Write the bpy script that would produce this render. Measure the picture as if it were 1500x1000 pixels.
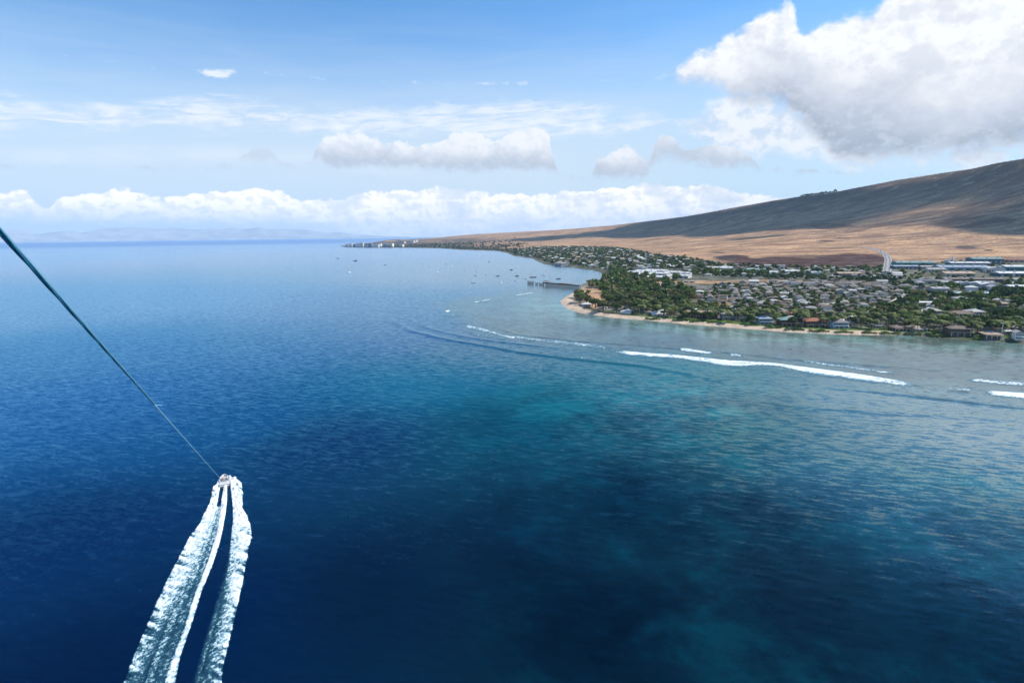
import bpy, math, random
import numpy as np
from mathutils import Vector, Matrix
R_ = math.radians
random.seed(7); rng = np.random.default_rng(7)
for o in list(bpy.data.objects): bpy.data.objects.remove(o)
sc = bpy.context.scene
COL = sc.collection

# ------------------------------------------------------------------ camera
H = 100.0; FPX = 833.0
PITCH = math.atan(155.5/FPX); ROLL = math.atan(0.0107)
F = np.array([0, math.cos(PITCH), -math.sin(PITCH)])
R0 = np.array([1.0, 0, 0]); U0 = np.cross(R0, F)
RV = R0*math.cos(ROLL) - U0*math.sin(ROLL)
UV = np.cross(RV, F)
cam = bpy.data.cameras.new('camera'); co = bpy.data.objects.new('camera', cam); COL.objects.link(co)
cam.sensor_width = 36; cam.lens = 36*FPX/1500; cam.clip_start = 0.1; cam.clip_end = 200000
co.matrix_world = Matrix(((RV[0], UV[0], -F[0], 0), (RV[1], UV[1], -F[1], 0), (RV[2], UV[2], -F[2], H), (0, 0, 0, 1)))
sc.camera = co

# ------------------------------------------------------------------ light
SUN_AZ, SUN_EL = 78.0, 46.0      # azimuth clockwise from the view direction
SUNV = Vector((math.sin(R_(SUN_AZ))*math.cos(R_(SUN_EL)), math.cos(R_(SUN_AZ))*math.cos(R_(SUN_EL)), math.sin(R_(SUN_EL))))
sl = bpy.data.lights.new('sun', 'SUN'); sl.energy = 3.9; sl.angle = R_(0.5); sl.color = (1, .95, .87)
so = bpy.data.objects.new('sun', sl); COL.objects.link(so)
so.rotation_euler = SUNV.to_track_quat('Z', 'Y').to_euler()
so.location = SUNV*2000
sc.view_settings.view_transform = 'Standard'; sc.view_settings.look = 'None'
sc.view_settings.gamma = 1; sc.view_settings.exposure = 0.6
sc.cycles.volume_bounces = 2; sc.cycles.max_bounces = 6; sc.cycles.transparent_max_bounces = 12
sc.cycles.use_denoising = True; sc.cycles.denoising_prefilter = 'ACCURATE'

# ------------------------------------------------------------------ photo <-> world
def pdir(px, py):
    d = F*FPX + RV*(px-750) + UV*(500-py)
    return d/np.linalg.norm(d)
def azel(px, py):
    d = pdir(px, py); return math.degrees(math.atan2(d[0], d[1])), math.degrees(math.asin(d[2]))
def gnd(px, py, z=0.0):
    d = pdir(px, py); t = (z-H)/d[2]
    return np.array([d[0]*t, d[1]*t, z])
def proj(x, y, z):
    P = np.stack([x, y, z-H], -1); w = P@F
    return 750+FPX*(P@RV)/w, 500-FPX*(P@UV)/w

# ------------------------------------------------------------------ node expression helper
class N:
    def __init__(s, nt): s.nt = nt
    def node(s, t, **kw):
        n = s.nt.nodes.new(t)
        for k, v in kw.items(): setattr(n, k, v)
        return n
    def put(s, sock, v):
        if isinstance(v, E): s.nt.links.new(v.s, sock)
        elif v is not None:
            if hasattr(sock, 'default_value') and isinstance(v, (tuple, list)) and len(v) == 3 and sock.type == 'RGBA': v = (*v, 1)
            sock.default_value = v
    def m(s, op, a, b=None, c=None, clamp=False):
        n = s.node('ShaderNodeMath', operation=op, use_clamp=clamp)
        for i, v in enumerate((a, b, c)):
            if v is not None: s.put(n.inputs[i], v)
        return E(s, n.outputs[0])
    def vm(s, op, a, b=None):
        n = s.node('ShaderNodeVectorMath', operation=op); s.put(n.inputs[0], a)
        if b is not None:
            if op == 'SCALE': s.put(n.inputs['Scale'], b)
            else: s.put(n.inputs[1], b)
        return E(s, n.outputs['Value' if op in ('DOT_PRODUCT', 'LENGTH') else 'Vector'])
    def xyz(s, x, y, z=0.0):
        n = s.node('ShaderNodeCombineXYZ')
        for i, v in enumerate((x, y, z)): s.put(n.inputs[i], v)
        return E(s, n.outputs[0])
    def sep(s, v):
        n = s.node('ShaderNodeSeparateXYZ'); s.put(n.inputs[0], v); return [E(s, o) for o in n.outputs]
    def noise(s, vec, scale, detail=4, rough=.55, col=False, dist=0.0, dim='3D', lac=2.0):
        n = s.node('ShaderNodeTexNoise', noise_dimensions=dim)
        s.put(n.inputs['Vector'], vec); s.put(n.inputs['Scale'], scale); s.put(n.inputs['Detail'], detail)
        s.put(n.inputs['Roughness'], rough); s.put(n.inputs['Distortion'], dist); s.put(n.inputs['Lacunarity'], lac)
        return E(s, n.outputs['Color' if col else 'Fac'])
    def vor(s, vec, scale, feature='F1', out='Distance', rand=1.0):
        n = s.node('ShaderNodeTexVoronoi', feature=feature); s.put(n.inputs['Vector'], vec); s.put(n.inputs['Scale'], scale)
        n.inputs['Randomness'].default_value = rand
        return E(s, n.outputs[out])
    def ss(s, v, a, b, lo=0.0, hi=1.0):
        n = s.node('ShaderNodeMapRange', interpolation_type='SMOOTHSTEP')
        for k, q in (('Value', v), ('From Min', a), ('From Max', b), ('To Min', lo), ('To Max', hi)): s.put(n.inputs[k], q)
        return E(s, n.outputs[0])
    def lin(s, v, a, b, lo=0.0, hi=1.0):
        n = s.node('ShaderNodeMapRange')
        for k, q in (('Value', v), ('From Min', a), ('From Max', b), ('To Min', lo), ('To Max', hi)): s.put(n.inputs[k], q)
        return E(s, n.outputs[0])
    def mix(s, f, a, b):
        n = s.node('ShaderNodeMix', data_type='RGBA')
        s.put(n.inputs['Factor'], f)
        ia = [i for i in n.inputs if i.name == 'A' and i.type == 'RGBA'][0]; ib = [i for i in n.inputs if i.name == 'B' and i.type == 'RGBA'][0]
        s.put(ia, a); s.put(ib, b)
        return E(s, [o for o in n.outputs if o.type == 'RGBA'][0])
    def curve(s, v, pts, x0, x1, y0, y1):
        """piecewise curve of the angle v, points given as (x, y)"""
        n = s.node('ShaderNodeFloatCurve'); c = n.mapping.curves[0]
        pts = sorted(pts); P = [((x-x0)/(x1-x0), (y-y0)/(y1-y0)) for x, y in pts]
        n.mapping.extend = 'HORIZONTAL'; n.mapping.use_clip = False
        while len(c.points) < len(P): c.points.new(.5, .5)
        for i, p in enumerate(P):
            c.points[i].location = p; c.points[i].handle_type = 'VECTOR'
        n.mapping.update()
        n.inputs['Factor'].default_value = 1
        s.put(n.inputs['Value'], s.lin(v, x0, x1))
        return s.lin(E(s, n.outputs[0]), 0.0, 1.0, y0, y1) if False else (E(s, n.outputs[0])*(y1-y0)+y0)
    def attr(s, name, out='Color'):
        n = s.node('ShaderNodeAttribute', attribute_name=name); return E(s, n.outputs[out])
class E:
    def __init__(s, n, sock): s.n = n; s.s = sock
    def __add__(s, o): return s.n.m('ADD', s, o)
    __radd__ = __add__
    def __sub__(s, o): return s.n.m('SUBTRACT', s, o)
    def __rsub__(s, o): return s.n.m('SUBTRACT', o, s)
    def __mul__(s, o): return s.n.m('MULTIPLY', s, o)
    __rmul__ = __mul__
    def __truediv__(s, o): return s.n.m('DIVIDE', s, o)
    def min(s, o): return s.n.m('MINIMUM', s, o)
    def max(s, o): return s.n.m('MAXIMUM', s, o)
    def clamp(s): return s.n.m('ADD', s, 0.0, clamp=True)

# ------------------------------------------------------------------ sky: Nishita + procedural clouds by direction
world = bpy.data.worlds.new('World'); sc.world = world; world.use_nodes = True
nt = world.node_tree; nt.nodes.clear(); n = N(nt)
sky = n.node('ShaderNodeTexSky', sky_type='NISHITA', sun_disc=False)
sky.sun_elevation = R_(SUN_EL); sky.sun_rotation = R_(SUN_AZ)
sky.altitude = 100; sky.air_density = 1.0; sky.dust_density = 0.3; sky.ozone_density = 2.0
tc = n.node('ShaderNodeTexCoord'); V = E(n, tc.outputs['Generated']); V = n.vm('NORMALIZE', V)
vx, vy, vz = n.sep(V)
AZ = n.m('ARCTAN2', vx, vy)*57.29578
EL = n.m('ARCSINE', vz)*57.29578
def env(pts):   # photo points -> (az, el)
    return [azel(*p) for p in pts]
def cv(pts): return n.curve(AZ, env(pts), -70, 70, -5, 60)
def layer(top, bot, warp, soft_t, soft_b):
    """density of a cloud between two outlines; warp = fractal displacement in degrees"""
    t = cv(top); b = cv(bot)
    dt = t-EL+warp; db = EL-b+warp
    return n.ss(dt, 0.0, soft_t)*n.ss(db, 0.0, soft_b), t, b
Vf = n.vm('MULTIPLY', V, (1, 1, 1.35))
nbig = n.noise(Vf, 16, 9, .60) - .5
nmid = n.noise(Vf, 42, 8, .62) - .5
nmid_s = n.noise(n.vm('ADD', Vf, (.006, 0, .008)), 42, 8, .62) - .5
nbig_s = n.noise(n.vm('ADD', Vf, (.016, 0, .022)), 16, 9, .60) - .5
# cirrus coordinates: stretched along azimuth and slightly sloping
cvec = n.xyz(AZ*.045+EL*.05, EL*.42-AZ*.012, 0.0)
nc1 = n.noise(cvec, 1.6, 8, .62, dist=.5)
cvec2 = n.xyz(AZ*.09+EL*.16, EL*.55-AZ*.05, 3.0)
nc2 = n.noise(cvec2, 2.6, 8, .68, dist=.9)
WHITE = (.97, .97, .985)
layers = []
# smooth veil low over the sea (thin high cloud)
veil = n.ss(EL+(nc1-.5)*5.0, 21.0, 6.0)
veilL = n.ss(AZ, 34.0, -5.0, .80, 1.0)*n.ss(EL-AZ*.25, 12.0, 24.0, 1.0, .75)
layers.append(((veil*veilL).clamp()*.9, (.67, .775, .865)))
# cirrus band
d, t, b = layer([(-200,150),(0,140),(40,143),(130,152),(180,160),(230,148),(300,136),(350,145),(420,155),(480,160),(600,158),(690,148),(780,146),(850,155),(960,168),(1000,176)],
                [(-200,198),(0,196),(140,197),(180,188),(250,190),(330,192),(400,188),(480,193),(600,197),(700,203),(800,207),(900,196),(960,180),(1000,177)], (nbig*1.6+(nc2-.5)*2.2+.5), 1.6, 1.6)
layers.append(((d*n.ss(nc2*.8+nc1*.2, .36, .60)).clamp()*.90, (.86, .90, .95)))
d, t, b = layer([(-200,205),(0,206),(200,205),(320,208),(470,214),(520,225),(600,235),(700,262),(760,265)], [(-200,252),(0,250),(300,248),(480,248),(560,262),(650,268),(760,268)], (nbig*1.2+(nc1-.5)*2.0), 1.6, 1.6)
layers.append(((d*n.ss(nc1, .22, .5)).clamp()*.72, (.80, .87, .93)))
# small wisp
d, t, b = layer([(280,105),(290,101),(310,102),(330,99),(348,99),(352,108)], [(280,105.5),(290,108),(310,116),(330,117),(348,106),(352,108.5)], (nmid*1.6+(nc2-.5)*.8), .5, .5)
layers.append((d*n.ss(nc2, .3, .6)*.8, (.94, .96, .99)))
for (x, y, w) in ((90, 92, 14), (690, 127, 12), (614, 121, 8), (497, 160, 8), (1130, 178, 20)):
    d, t, b = layer([(x-w,y),(x,y-3),(x+w,y)], [(x-w,y),(x,y+2),(x+w,y)], nmid*.7, .5, .5)
    layers.append((d*.3, (.93, .955, .99)))
# far bank above the horizon
d, t, b = layer([(-300,285),(0,282),(25,279),(50,286),(62,304),(72,300),(90,288),(120,282),(150,279),(185,275),(205,279),(235,292),(262,288),(300,279),(330,281),(355,276),(380,276),(420,283),(440,293),(480,292),(520,284),(560,279),(600,277),(650,273),(700,280),(760,284),(800,282),(860,279),(900,273),(950,267),(1000,274),(1045,270),(1080,280),(1120,284),(1200,292),(1300,292),(1700,295)],
                [(-300,330),(0,329),(60,331),(150,333),(300,335),(440,337),(470,352),(600,360),(1700,370)], (nmid*1.5+nbig*.7), .22, .8)
far_sh = n.ss(EL+nmid*3.2, b+.3, b+2.4)
far_gr = n.ss(nbig+nc1*.5, .20, .40)*n.ss(AZ, -24.0, -14.0)
cf = n.mix(far_sh, (.86, .92, .97), (1.30, 1.22, 1.14))
cf = n.mix(far_gr*.75, cf, (.66, .75, .86))
cf = n.mix(n.ss((nmid_s-nmid)*1.0, -.02, .10)*.5, cf, (.70, .77, .87))
layers.append((d*n.ss(AZ, 36.0, 14.0, .6, .98), cf))
# mid cumulus puffs
midtop = [(-300,245),(340,246),(350,234),(362,222),(380,219),(400,224),(408,236),(420,246),(450,246),(458,236),(462,218),(478,204),(500,198),(530,199),(550,208),(565,216),(590,214),(620,216),(640,212),(652,204),(668,196),(690,193),(704,196),(712,207),(722,211),(740,206),(752,196),(768,190),(788,190),(800,196),(806,210),(806,235),(812,250),(830,262),
          (862,262),(868,247),(876,235),(892,230),(905,220),(922,218),(938,226),(948,238),(952,262),(953,232),(958,212),(966,200),(978,199),(988,208),(998,218),(1015,222),(1030,214),(1050,212),(1072,216),(1092,226),(1106,236),(1112,250),(1700,262)]
midbot = [(-300,245.5),(340,246),(350,238),(400,238),(420,246.5),(450,246.5),(458,240),(480,246),(520,248),(560,247),(600,250),(640,252),(690,254),(740,250),(800,252),(812,252),(830,262.5),(862,262.5),(868,258),(890,263),(920,264),(950,262),(953,236),(975,234),(1000,240),(1030,244),(1060,248),(1100,246),(1112,250.5),(1700,262.5)]
d, t, b = layer(midtop, midbot, (nmid*2.0+.28), .3, 1.1)
msh = n.ss(EL+nmid*2.4+nbig*1.5, b+.5, b+2.6)
cm = n.mix(msh, (.50, .55, .64), (.93, .935, .95))
cm = n.mix(n.ss(AZ, 10.0, 14.0)*n.ss(AZ, 27.0, 20.0)*.35, cm, (.62, .68, .78))
cm = n.mix(n.ss((nmid_s-nmid)*1.0, 0.0, .12)*.4, cm, (.70, .75, .84))
layers.append((d*n.ss(AZ, -16.0, -21.0, .93, .45), cm))
# thin ragged cloud hanging under the big one
d, t, b = layer([(970,180),(1020,160),(1060,142),(1100,132),(1150,140),(1250,170),(1400,170),(1700,150)], [(985,190),(1020,215),(1060,226),(1100,236),(1150,232),(1200,240),(1250,258),(1300,262),(1400,256),(1500,240),(1700,225)], (nbig*3.6+nmid*1.2), 1.2, 1.6)
layers.append((d*n.ss(nbig+nmid*.5, -.26, .06)*.86, n.mix(n.ss(nmid+nbig, -.12, .1), (.70, .75, .84), (.95, .96, .98))))
# big cumulus, upper right
d, t, b = layer([(-300,150),(975,134),(984,124),(986,108),(995,94),(1010,84),(1035,78),(1050,66),(1068,50),(1088,34),(1108,26),(1130,13),(1150,5),(1163,7),(1167,24),(1173,48),(1182,52),(1196,40),(1225,27),(1250,18),(1275,18),(1295,0),(1340,-25),(1420,-60),(1520,-90),(1700,-100),(2100,-80)],
                [(-300,151),(975,136),(984,130),(1010,136),(1040,137),(1062,142),(1074,158),(1100,165),(1130,162),(1160,178),(1185,205),(1215,232),(1238,246),(1270,246),(1300,246),(1330,243),(1370,244),(1420,240),(1500,230),(1700,206),(2100,186)], (nbig*3.0+nmid*1.7), .9, 2.0)
shl = cv([(-300,150),(975,138),(1040,140),(1080,128),(1140,124),(1200,122),(1240,140),(1290,158),(1350,166),(1430,158),(1500,150),(1700,130),(2100,120)])
bsh = n.ss(EL+nbig*6.5+nmid*2.0, shl-2.6, shl+4.2)
dk = n.ss(EL+nbig*2.0, b+.2, b+3.6)
cb = n.mix(dk, (.30, .34, .42), (.50, .55, .65))
cb = n.mix(bsh, cb, (.97, .975, .985))
cb = n.mix(n.ss((nbig_s-nbig), -.02, .16)*.50, cb, (.60, .64, .73))
cb = n.mix(n.ss((nmid_s-nmid), -.02, .12)*.38, cb, (.72, .76, .84))
layers.append((d*.985, cb))
C = None; T = None
alpha = None; colr = None
for a, c in layers:      # composite from back to front
    if alpha is None:
        alpha, prem = a, n.vm('SCALE', c, a)
    else:
        inv = 1.0-a
        prem = n.vm('ADD', n.vm('SCALE', prem, inv), n.vm('SCALE', c, a)); alpha = alpha*inv + a
ccol = n.vm('SCALE', prem, n.m('DIVIDE', 1.0, alpha.max(.001)))
bg1 = n.node('ShaderNodeBackground'); bg1.inputs[1].default_value = .125; n.put(bg1.inputs[0], n.vm('MULTIPLY', E(n, sky.outputs[0]), (.43, .76, .98)))
bg2 = n.node('ShaderNodeBackground'); n.put(bg2.inputs[0], ccol); bg2.inputs[1].default_value = .72
mx = n.node('ShaderNodeMixShader'); n.put(mx.inputs[0], alpha); nt.links.new(bg1.outputs[0], mx.inputs[1]); nt.links.new(bg2.outputs[0], mx.inputs[2])
wo = n.node('ShaderNodeOutputWorld'); nt.links.new(mx.outputs[0], wo.inputs[0])
world.cycles.sampling_method = 'MANUAL'; world.cycles.sample_map_resolution = 512

# ------------------------------------------------------------------ materials
def mat(name):
    m = bpy.data.materials.new(name); m.use_nodes = True; m.node_tree.nodes.clear(); return m, N(m.node_tree)
def princ(m, n, col, rough=.8, spec=.3, normal=None, alpha=None, ior=None, **kw):
    p = n.node('ShaderNodeBsdfPrincipled'); n.put(p.inputs['Base Color'], col); n.put(p.inputs['Roughness'], rough)
    p.inputs['Specular IOR Level'].default_value = spec
    if ior: p.inputs['IOR'].default_value = ior
    if normal is not None: n.put(p.inputs['Normal'], normal)
    if alpha is not None: n.put(p.inputs['Alpha'], alpha)
    for k, v in kw.items(): n.put(p.inputs[k], v)
    o = n.node('ShaderNodeOutputMaterial'); m.node_tree.links.new(p.outputs[0], o.inputs[0]); return p
def wpos(n):
    g = n.node('ShaderNodeNewGeometry'); return E(n, g.outputs['Position'])
_flat = {}
def flat(name, col, rough=.8, spec=.3, var=.15, scale=.8, metal=0.0):
    if name in _flat: return _flat[name]
    m, n = mat(name)
    tcn = n.node('ShaderNodeTexCoord'); P = E(n, tcn.outputs['Object'])
    oi = n.node('ShaderNodeObjectInfo'); rnd = E(n, oi.outputs['Random'])
    k = n.noise(P, scale, 5, .6)
    f = (k-.5)*(2*var)+(rnd-.5)*var+1.0
    princ(m, n, n.vm('SCALE', tuple(col), f), rough, spec, Metallic=metal)
    _flat[name] = m; return m

# ------------------------------------------------------------------ mesh helpers
def mesh_obj(name, verts, faces, mats=None, parent=None, smooth=False, midx=None):
    me = bpy.data.meshes.new(name); 
    me.from_pydata([tuple(map(float, v)) for v in verts], [], faces)
    for m in (mats if isinstance(mats, (list, tuple)) else [mats] if mats else []): me.materials.append(m)
    if midx is not None: me.polygons.foreach_set('material_index', midx)
    if smooth: me.polygons.foreach_set('use_smooth', [True]*len(me.polygons))
    me.update()
    o = bpy.data.objects.new(name, me); COL.objects.link(o)
    if parent: o.parent = parent
    return o
def grid_obj(name, X, Y, Z, m, attrs=None, smooth=True):
    """regular grid mesh from 2-D arrays, built with foreach_set"""
    a, b = X.shape
    co_ = np.stack([X, Y, Z], -1).reshape(-1, 3).astype(np.float32)
    idx = np.arange(a*b).reshape(a, b)
    q = np.stack([idx[:-1, :-1], idx[:-1, 1:], idx[1:, 1:], idx[1:, :-1]], -1).reshape(-1, 4)
    me = bpy.data.meshes.new(name); me.vertices.add(len(co_)); me.vertices.foreach_set('co', co_.ravel())
    me.loops.add(q.size); me.loops.foreach_set('vertex_index', q.ravel().astype(np.int32))
    me.polygons.add(len(q)); me.polygons.foreach_set('loop_start', np.arange(0, q.size, 4, dtype=np.int32))
    me.update(calc_edges=True)
    if smooth: me.polygons.foreach_set('use_smooth', np.ones(len(q), bool))
    for k, arr in (attrs or {}).items():
        at = me.color_attributes.new(k, 'FLOAT_COLOR', 'POINT')
        c4 = np.ones((a*b, 4), np.float32); c4[:, :arr.shape[-1]] = arr.reshape(a*b, -1)
        at.data.foreach_set('color', c4.ravel())
    me.materials.append(m)
    o = bpy.data.objects.new(name, me); COL.objects.link(o); return o
def tag(o, label=None, cat=None, group=None, kind=None):
    if label: o['label'] = label
    if cat: o['category'] = cat
    if group: o['group'] = group
    if kind: o['kind'] = kind
    return o
def sstep(x, a, b):
    t = np.clip((x-a)/(b-a), 0, 1); return t*t*(3-2*t)
def vnoise(x, y, seed=0):
    """cheap numpy value noise"""
    xi = np.floor(x).astype(np.int64); yi = np.floor(y).astype(np.int64); xf = x-xi; yf = y-yi
    def h(a, b):
        v = (a*374761393 + b*668265263 + seed*1442695041) & 0x7fffffff
        v = ((v ^ (v >> 13))*1274126177) & 0x7fffffff
        return ((v ^ (v >> 16)) & 0xffff)/65535.0
    u = xf*xf*(3-2*xf); v = yf*yf*(3-2*yf)
    return (h(xi, yi)*(1-u)+h(xi+1, yi)*u)*(1-v)+(h(xi, yi+1)*(1-u)+h(xi+1, yi+1)*u)*v
def fbm(x, y, o=4, seed=0):
    s = 0; a = .5
    for k in range(o):
        s = s+a*vnoise(x*2**k, y*2**k, seed+k); a *= .5
    return s
def seg_dist(x, y, P, closed=False):
    best = np.full(x.shape, 1e12); n_ = len(P)
    for i in range(n_ if closed else n_-1):
        a = P[i]; b = P[(i+1) % n_]; dx, dy = b[0]-a[0], b[1]-a[1]; L = dx*dx+dy*dy+1e-9
        t = np.clip(((x-a[0])*dx+(y-a[1])*dy)/L, 0, 1)
        best = np.minimum(best, (x-a[0]-t*dx)**2+(y-a[1]-t*dy)**2)
    return np.sqrt(best)
def inside(x, y, P):
    r = np.zeros(x.shape, bool); n_ = len(P)
    for i in range(n_):
        a = P[i]; b = P[(i+1) % n_]
        if a[1] == b[1]: continue
        c = ((a[1] > y) != (b[1] > y)) & (x < (b[0]-a[0])*(y-a[1])/(b[1]-a[1])+a[0]); r ^= c
    return r

# ------------------------------------------------------------------ terrain
COAST = [(497,360.5),(505,362),(520,362.4),(560,362.8),(600,363),(640,363.6),(675,365.7),(727,367.6),(742,370.4),(751,374.4),(765,376.7),(779,378.6),(787,383),(796,387),(822,390.5),(848,393.5),(865,395.5),(879,399),(880,403),(877,409.7),(865,412.3),(852,415.5),(847,421),(843,426),(827,434),(818,441),(820,446),(830,453.5),(847,458.5),(870,462),(896,465.6),(931,468.7),(965,471.5),(1000,475),(1067,480),(1120,484.3),(1153,487),(1240,490.8),(1290,491.5),(1327,492),(1361,494.5),(1413,498),(1465,501.5),(1500,504.5),(1600,514),(1900,545)]
coast = [gnd(*p)[:2] for p in COAST]
LAND = coast + [np.array([9000, 300.]), np.array([14000, 4000.]), np.array([14000, 20000.]), gnd(602, 350.2)[:2], gnd(575, 354)[:2], gnd(545, 356.6)[:2], gnd(515, 358.3)[:2]]
def azof(p): return math.degrees(math.atan2(p[0], p[1]))
RIDGE = [(480,357.5,6500),(520,355,7000),(560,351,7600),(600,350.5,8500),(640,348,8500),(700,342.5,8300),(740,340.5,8000),(800,337.5,7600),(850,334,7200),(900,329.5,6900),(950,323.5,6500),(1000,317.5,6200),(1067,305.5,5900),(1133,293.5,5600),(1172,287.5,5400),(1213,283,5300),(1250,275.5,5200),(1317,262.5,5000),(1383,252.5,4750),(1423,247,4600),(1460,238.5,4500),(1500,232,4400),(1650,205,4200),(1900,165,4000)]
TOWN = [(480,358),(600,356),(680,361),(740,366),(780,362.5),(800,361.5),(850,361),(900,362.5),(930,367),(960,374),(1000,378),(1040,383),(1060,387),(1100,389.5),(1200,390.5),(1260,389.5),(1300,388),(1345,385),(1400,381.5),(1500,379),(1900,372)]
D0 = [(480,360),(600,363),(675,365.7),(727,367.6),(765,376.7),(796,387),(850,400),(950,440),(1000,475),(1067,480),(1153,487),(1240,490.8),(1361,494.5),(1500,504.5),(1900,545)]
SL = .014
k_az = [azof(gnd(*p)) for p in D0]; k_d0 = [np.hypot(*gnd(*p)[:2]) for p in D0]
def d0f(az): return np.interp(az, k_az, k_d0)
t_az, t_d = [], []
for p in TOWN:
    d = pdir(*p); a = math.degrees(math.atan2(d[0], d[1])); T_ = -d[2]/math.hypot(d[0], d[1]); q = float(d0f(a))
    dd = (H+SL*q)/(T_+SL); t_az.append(a); t_d.append(min(dd, 5200) if p[0] > 700 else max(dd, q+60))
r_az, r_d, r_z = [], [], []
for x_, y_, rr in RIDGE:
    d = pdir(x_, y_); r_az.append(math.degrees(math.atan2(d[0], d[1]))); r_d.append(rr); r_z.append(H+rr*d[2]/math.hypot(d[0], d[1]))
def terrain(x, y, detail=True):
    x = np.asarray(x, float); y = np.asarray(y, float)
    az = np.degrees(np.arctan2(x, y)); d = np.hypot(x, y)
    q = d0f(az); dt = np.interp(az, t_az, t_d); Rr = np.interp(az, r_az, r_d); zR = np.interp(az, r_az, r_z)
    dt = np.minimum(dt, Rr-800); zt = SL*(dt-q)
    L = Rr-dt; xx = np.clip(d-dt, 0, None); a2 = (zR-zt-SL*L)/L**2
    z = np.where(d < dt, SL*(d-q), zt+SL*xx+a2*xx*xx)
    z = np.where(d > Rr, zR-(d-Rr)*.10, z)
    sd = seg_dist(x, y, LAND, True); ins = inside(x, y, LAND); sd = np.where(ins, sd, -sd)
    if detail:
        gx = (x*.86+y*.5)/150+fbm(x/900, y/900, 3, 40)*5; rdg = 1-np.abs(2*vnoise(gx, (y*.86-x*.5)/1500, 17)-1)
        w = sstep(d, dt+100, dt+1500)
        z = z + w*((fbm(x/420, y/420, 5, 3)-.5)*26)*sstep(d, Rr*1.02, Rr*.8) + w*(fbm(x/130, y/900+x/2500, 3, 9)-.5)*5 - w*sstep(d, dt+900, dt+2600)*(1-rdg)**1.5*20*sstep(d, Rr*1.0, Rr*.85)
    cap = 2.0+.03*sd+np.clip(sd/1000, 0, None)**2*170
    z = np.minimum(np.maximum(z, 2.4), cap)
    z = np.where(sd < 16, -3+(np.minimum(z, 2.4)+3)*sstep(sd, -14, 16), z)
    return z, sd
CSH = None
# columns: screen-like azimuth spacing; rows: log distance
az_c = np.concatenate([np.arange(-22, 45, .17), np.arange(45, 62, .8)])
rows = np.concatenate([np.geomspace(420, 2600, 430), np.geomspace(2620, 15500, 330)])
AA, DD = np.meshgrid(np.radians(az_c), rows)
TX, TY = DD*np.sin(AA), DD*np.cos(AA)
TZ, TSD = terrain(TX, TY)
PX, PY = proj(TX, TY, TZ)
azd = np.degrees(AA); dtn = np.interp(azd, t_az, t_d); Rn = np.interp(azd, r_az, r_d)
nz = fbm(TX/160, TY/160, 4, 21)
field = sstep(DD-dtn+(nz-.5)*160, -20, 30)
# golden dry field strip, open lots and park ground inside the town
def blob(x0, y0, x1, y1, soft=2.0):
    n1 = (fbm(TX/45, TY/45, 3, 5)-.5)*6
    return sstep(np.minimum(np.minimum(PX-x0, x1-PX)*.5, np.minimum(PY-y0, y1-PY)*1.6)+n1*.5, 0, soft)
def ell(cx, cy, rx, ry, nzs=.5):
    e = np.sqrt(((PX-cx)/rx)**2+((PY-cy)/ry)**2)+(fbm(TX/60, TY/60, 3, 8)-.5)*nzs
    return sstep(e, 1.12, .85)
dry = np.maximum.reduce([ell(1135, 412.5, 62, 2.6), ell(1010, 413.5, 60, 2.2), ell(872, 438, 16, 12), ell(862, 427, 20, 5), ell(880, 413, 16, 3.2), ell(935, 412, 40, 2.4), ell(1060, 445, 14, 2.5), ell(1350, 386, 12, 1.5)])
field = np.maximum(field, dry)
green_far = sstep(PX, 790, 680)*sstep(PY+(nz-.5)*8-(PX-560)*.012, 343, 349) * (1-sstep(fbm(TX/500, TY/300, 3, 31), .50, .60))
scrub = sstep(DD/Rn+(nz-.5)*.12, .76, 1.0)*sstep(PX, 860, 1000)
scrub = np.maximum(scrub, green_far); scrub = np.maximum(scrub, ell(1425, 325, 55, 9, .8)*.7)
scrub = np.maximum(scrub, ell(1215, 331, 32, 4, .8)*.8)
red = np.maximum.reduce([ell(1245, 382, 60, 10.5), ell(1150, 384.5, 88, 7.5), ell(1190, 377, 50, 4)*.7, ell(1075, 378, 24, 4.5)])
dark = np.maximum.reduce([ell(1060, 377.5, 16, 2.2, .8), ell(1052, 370, 9, 1.0, .8), ell(1415, 362.5, 16, 2.2), ell(1448, 366.5, 8, 1.2), ell(1210, 352.5, 12, 1.0), ell(1235, 349, 12, .9)])
sand = sstep(TSD, 17, 12)*sstep(PX, 812, 822)*sstep(PX, 1330, 1290)*sstep(PY, 415, 425) 
sand = np.maximum(sand, sstep(PX, 880, 835)*sstep(PY, 425, 432)*sstep(TSD, 32, 18)*sstep(PX,800,812))
lawn = sstep(TSD, 12, 16)*sstep(TSD, 40, 32)*sstep(PX, 900, 960)*.9
zone = np.stack([field, scrub, red], -1); zone2 = np.stack([sand, lawn, dark], -1)

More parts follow.
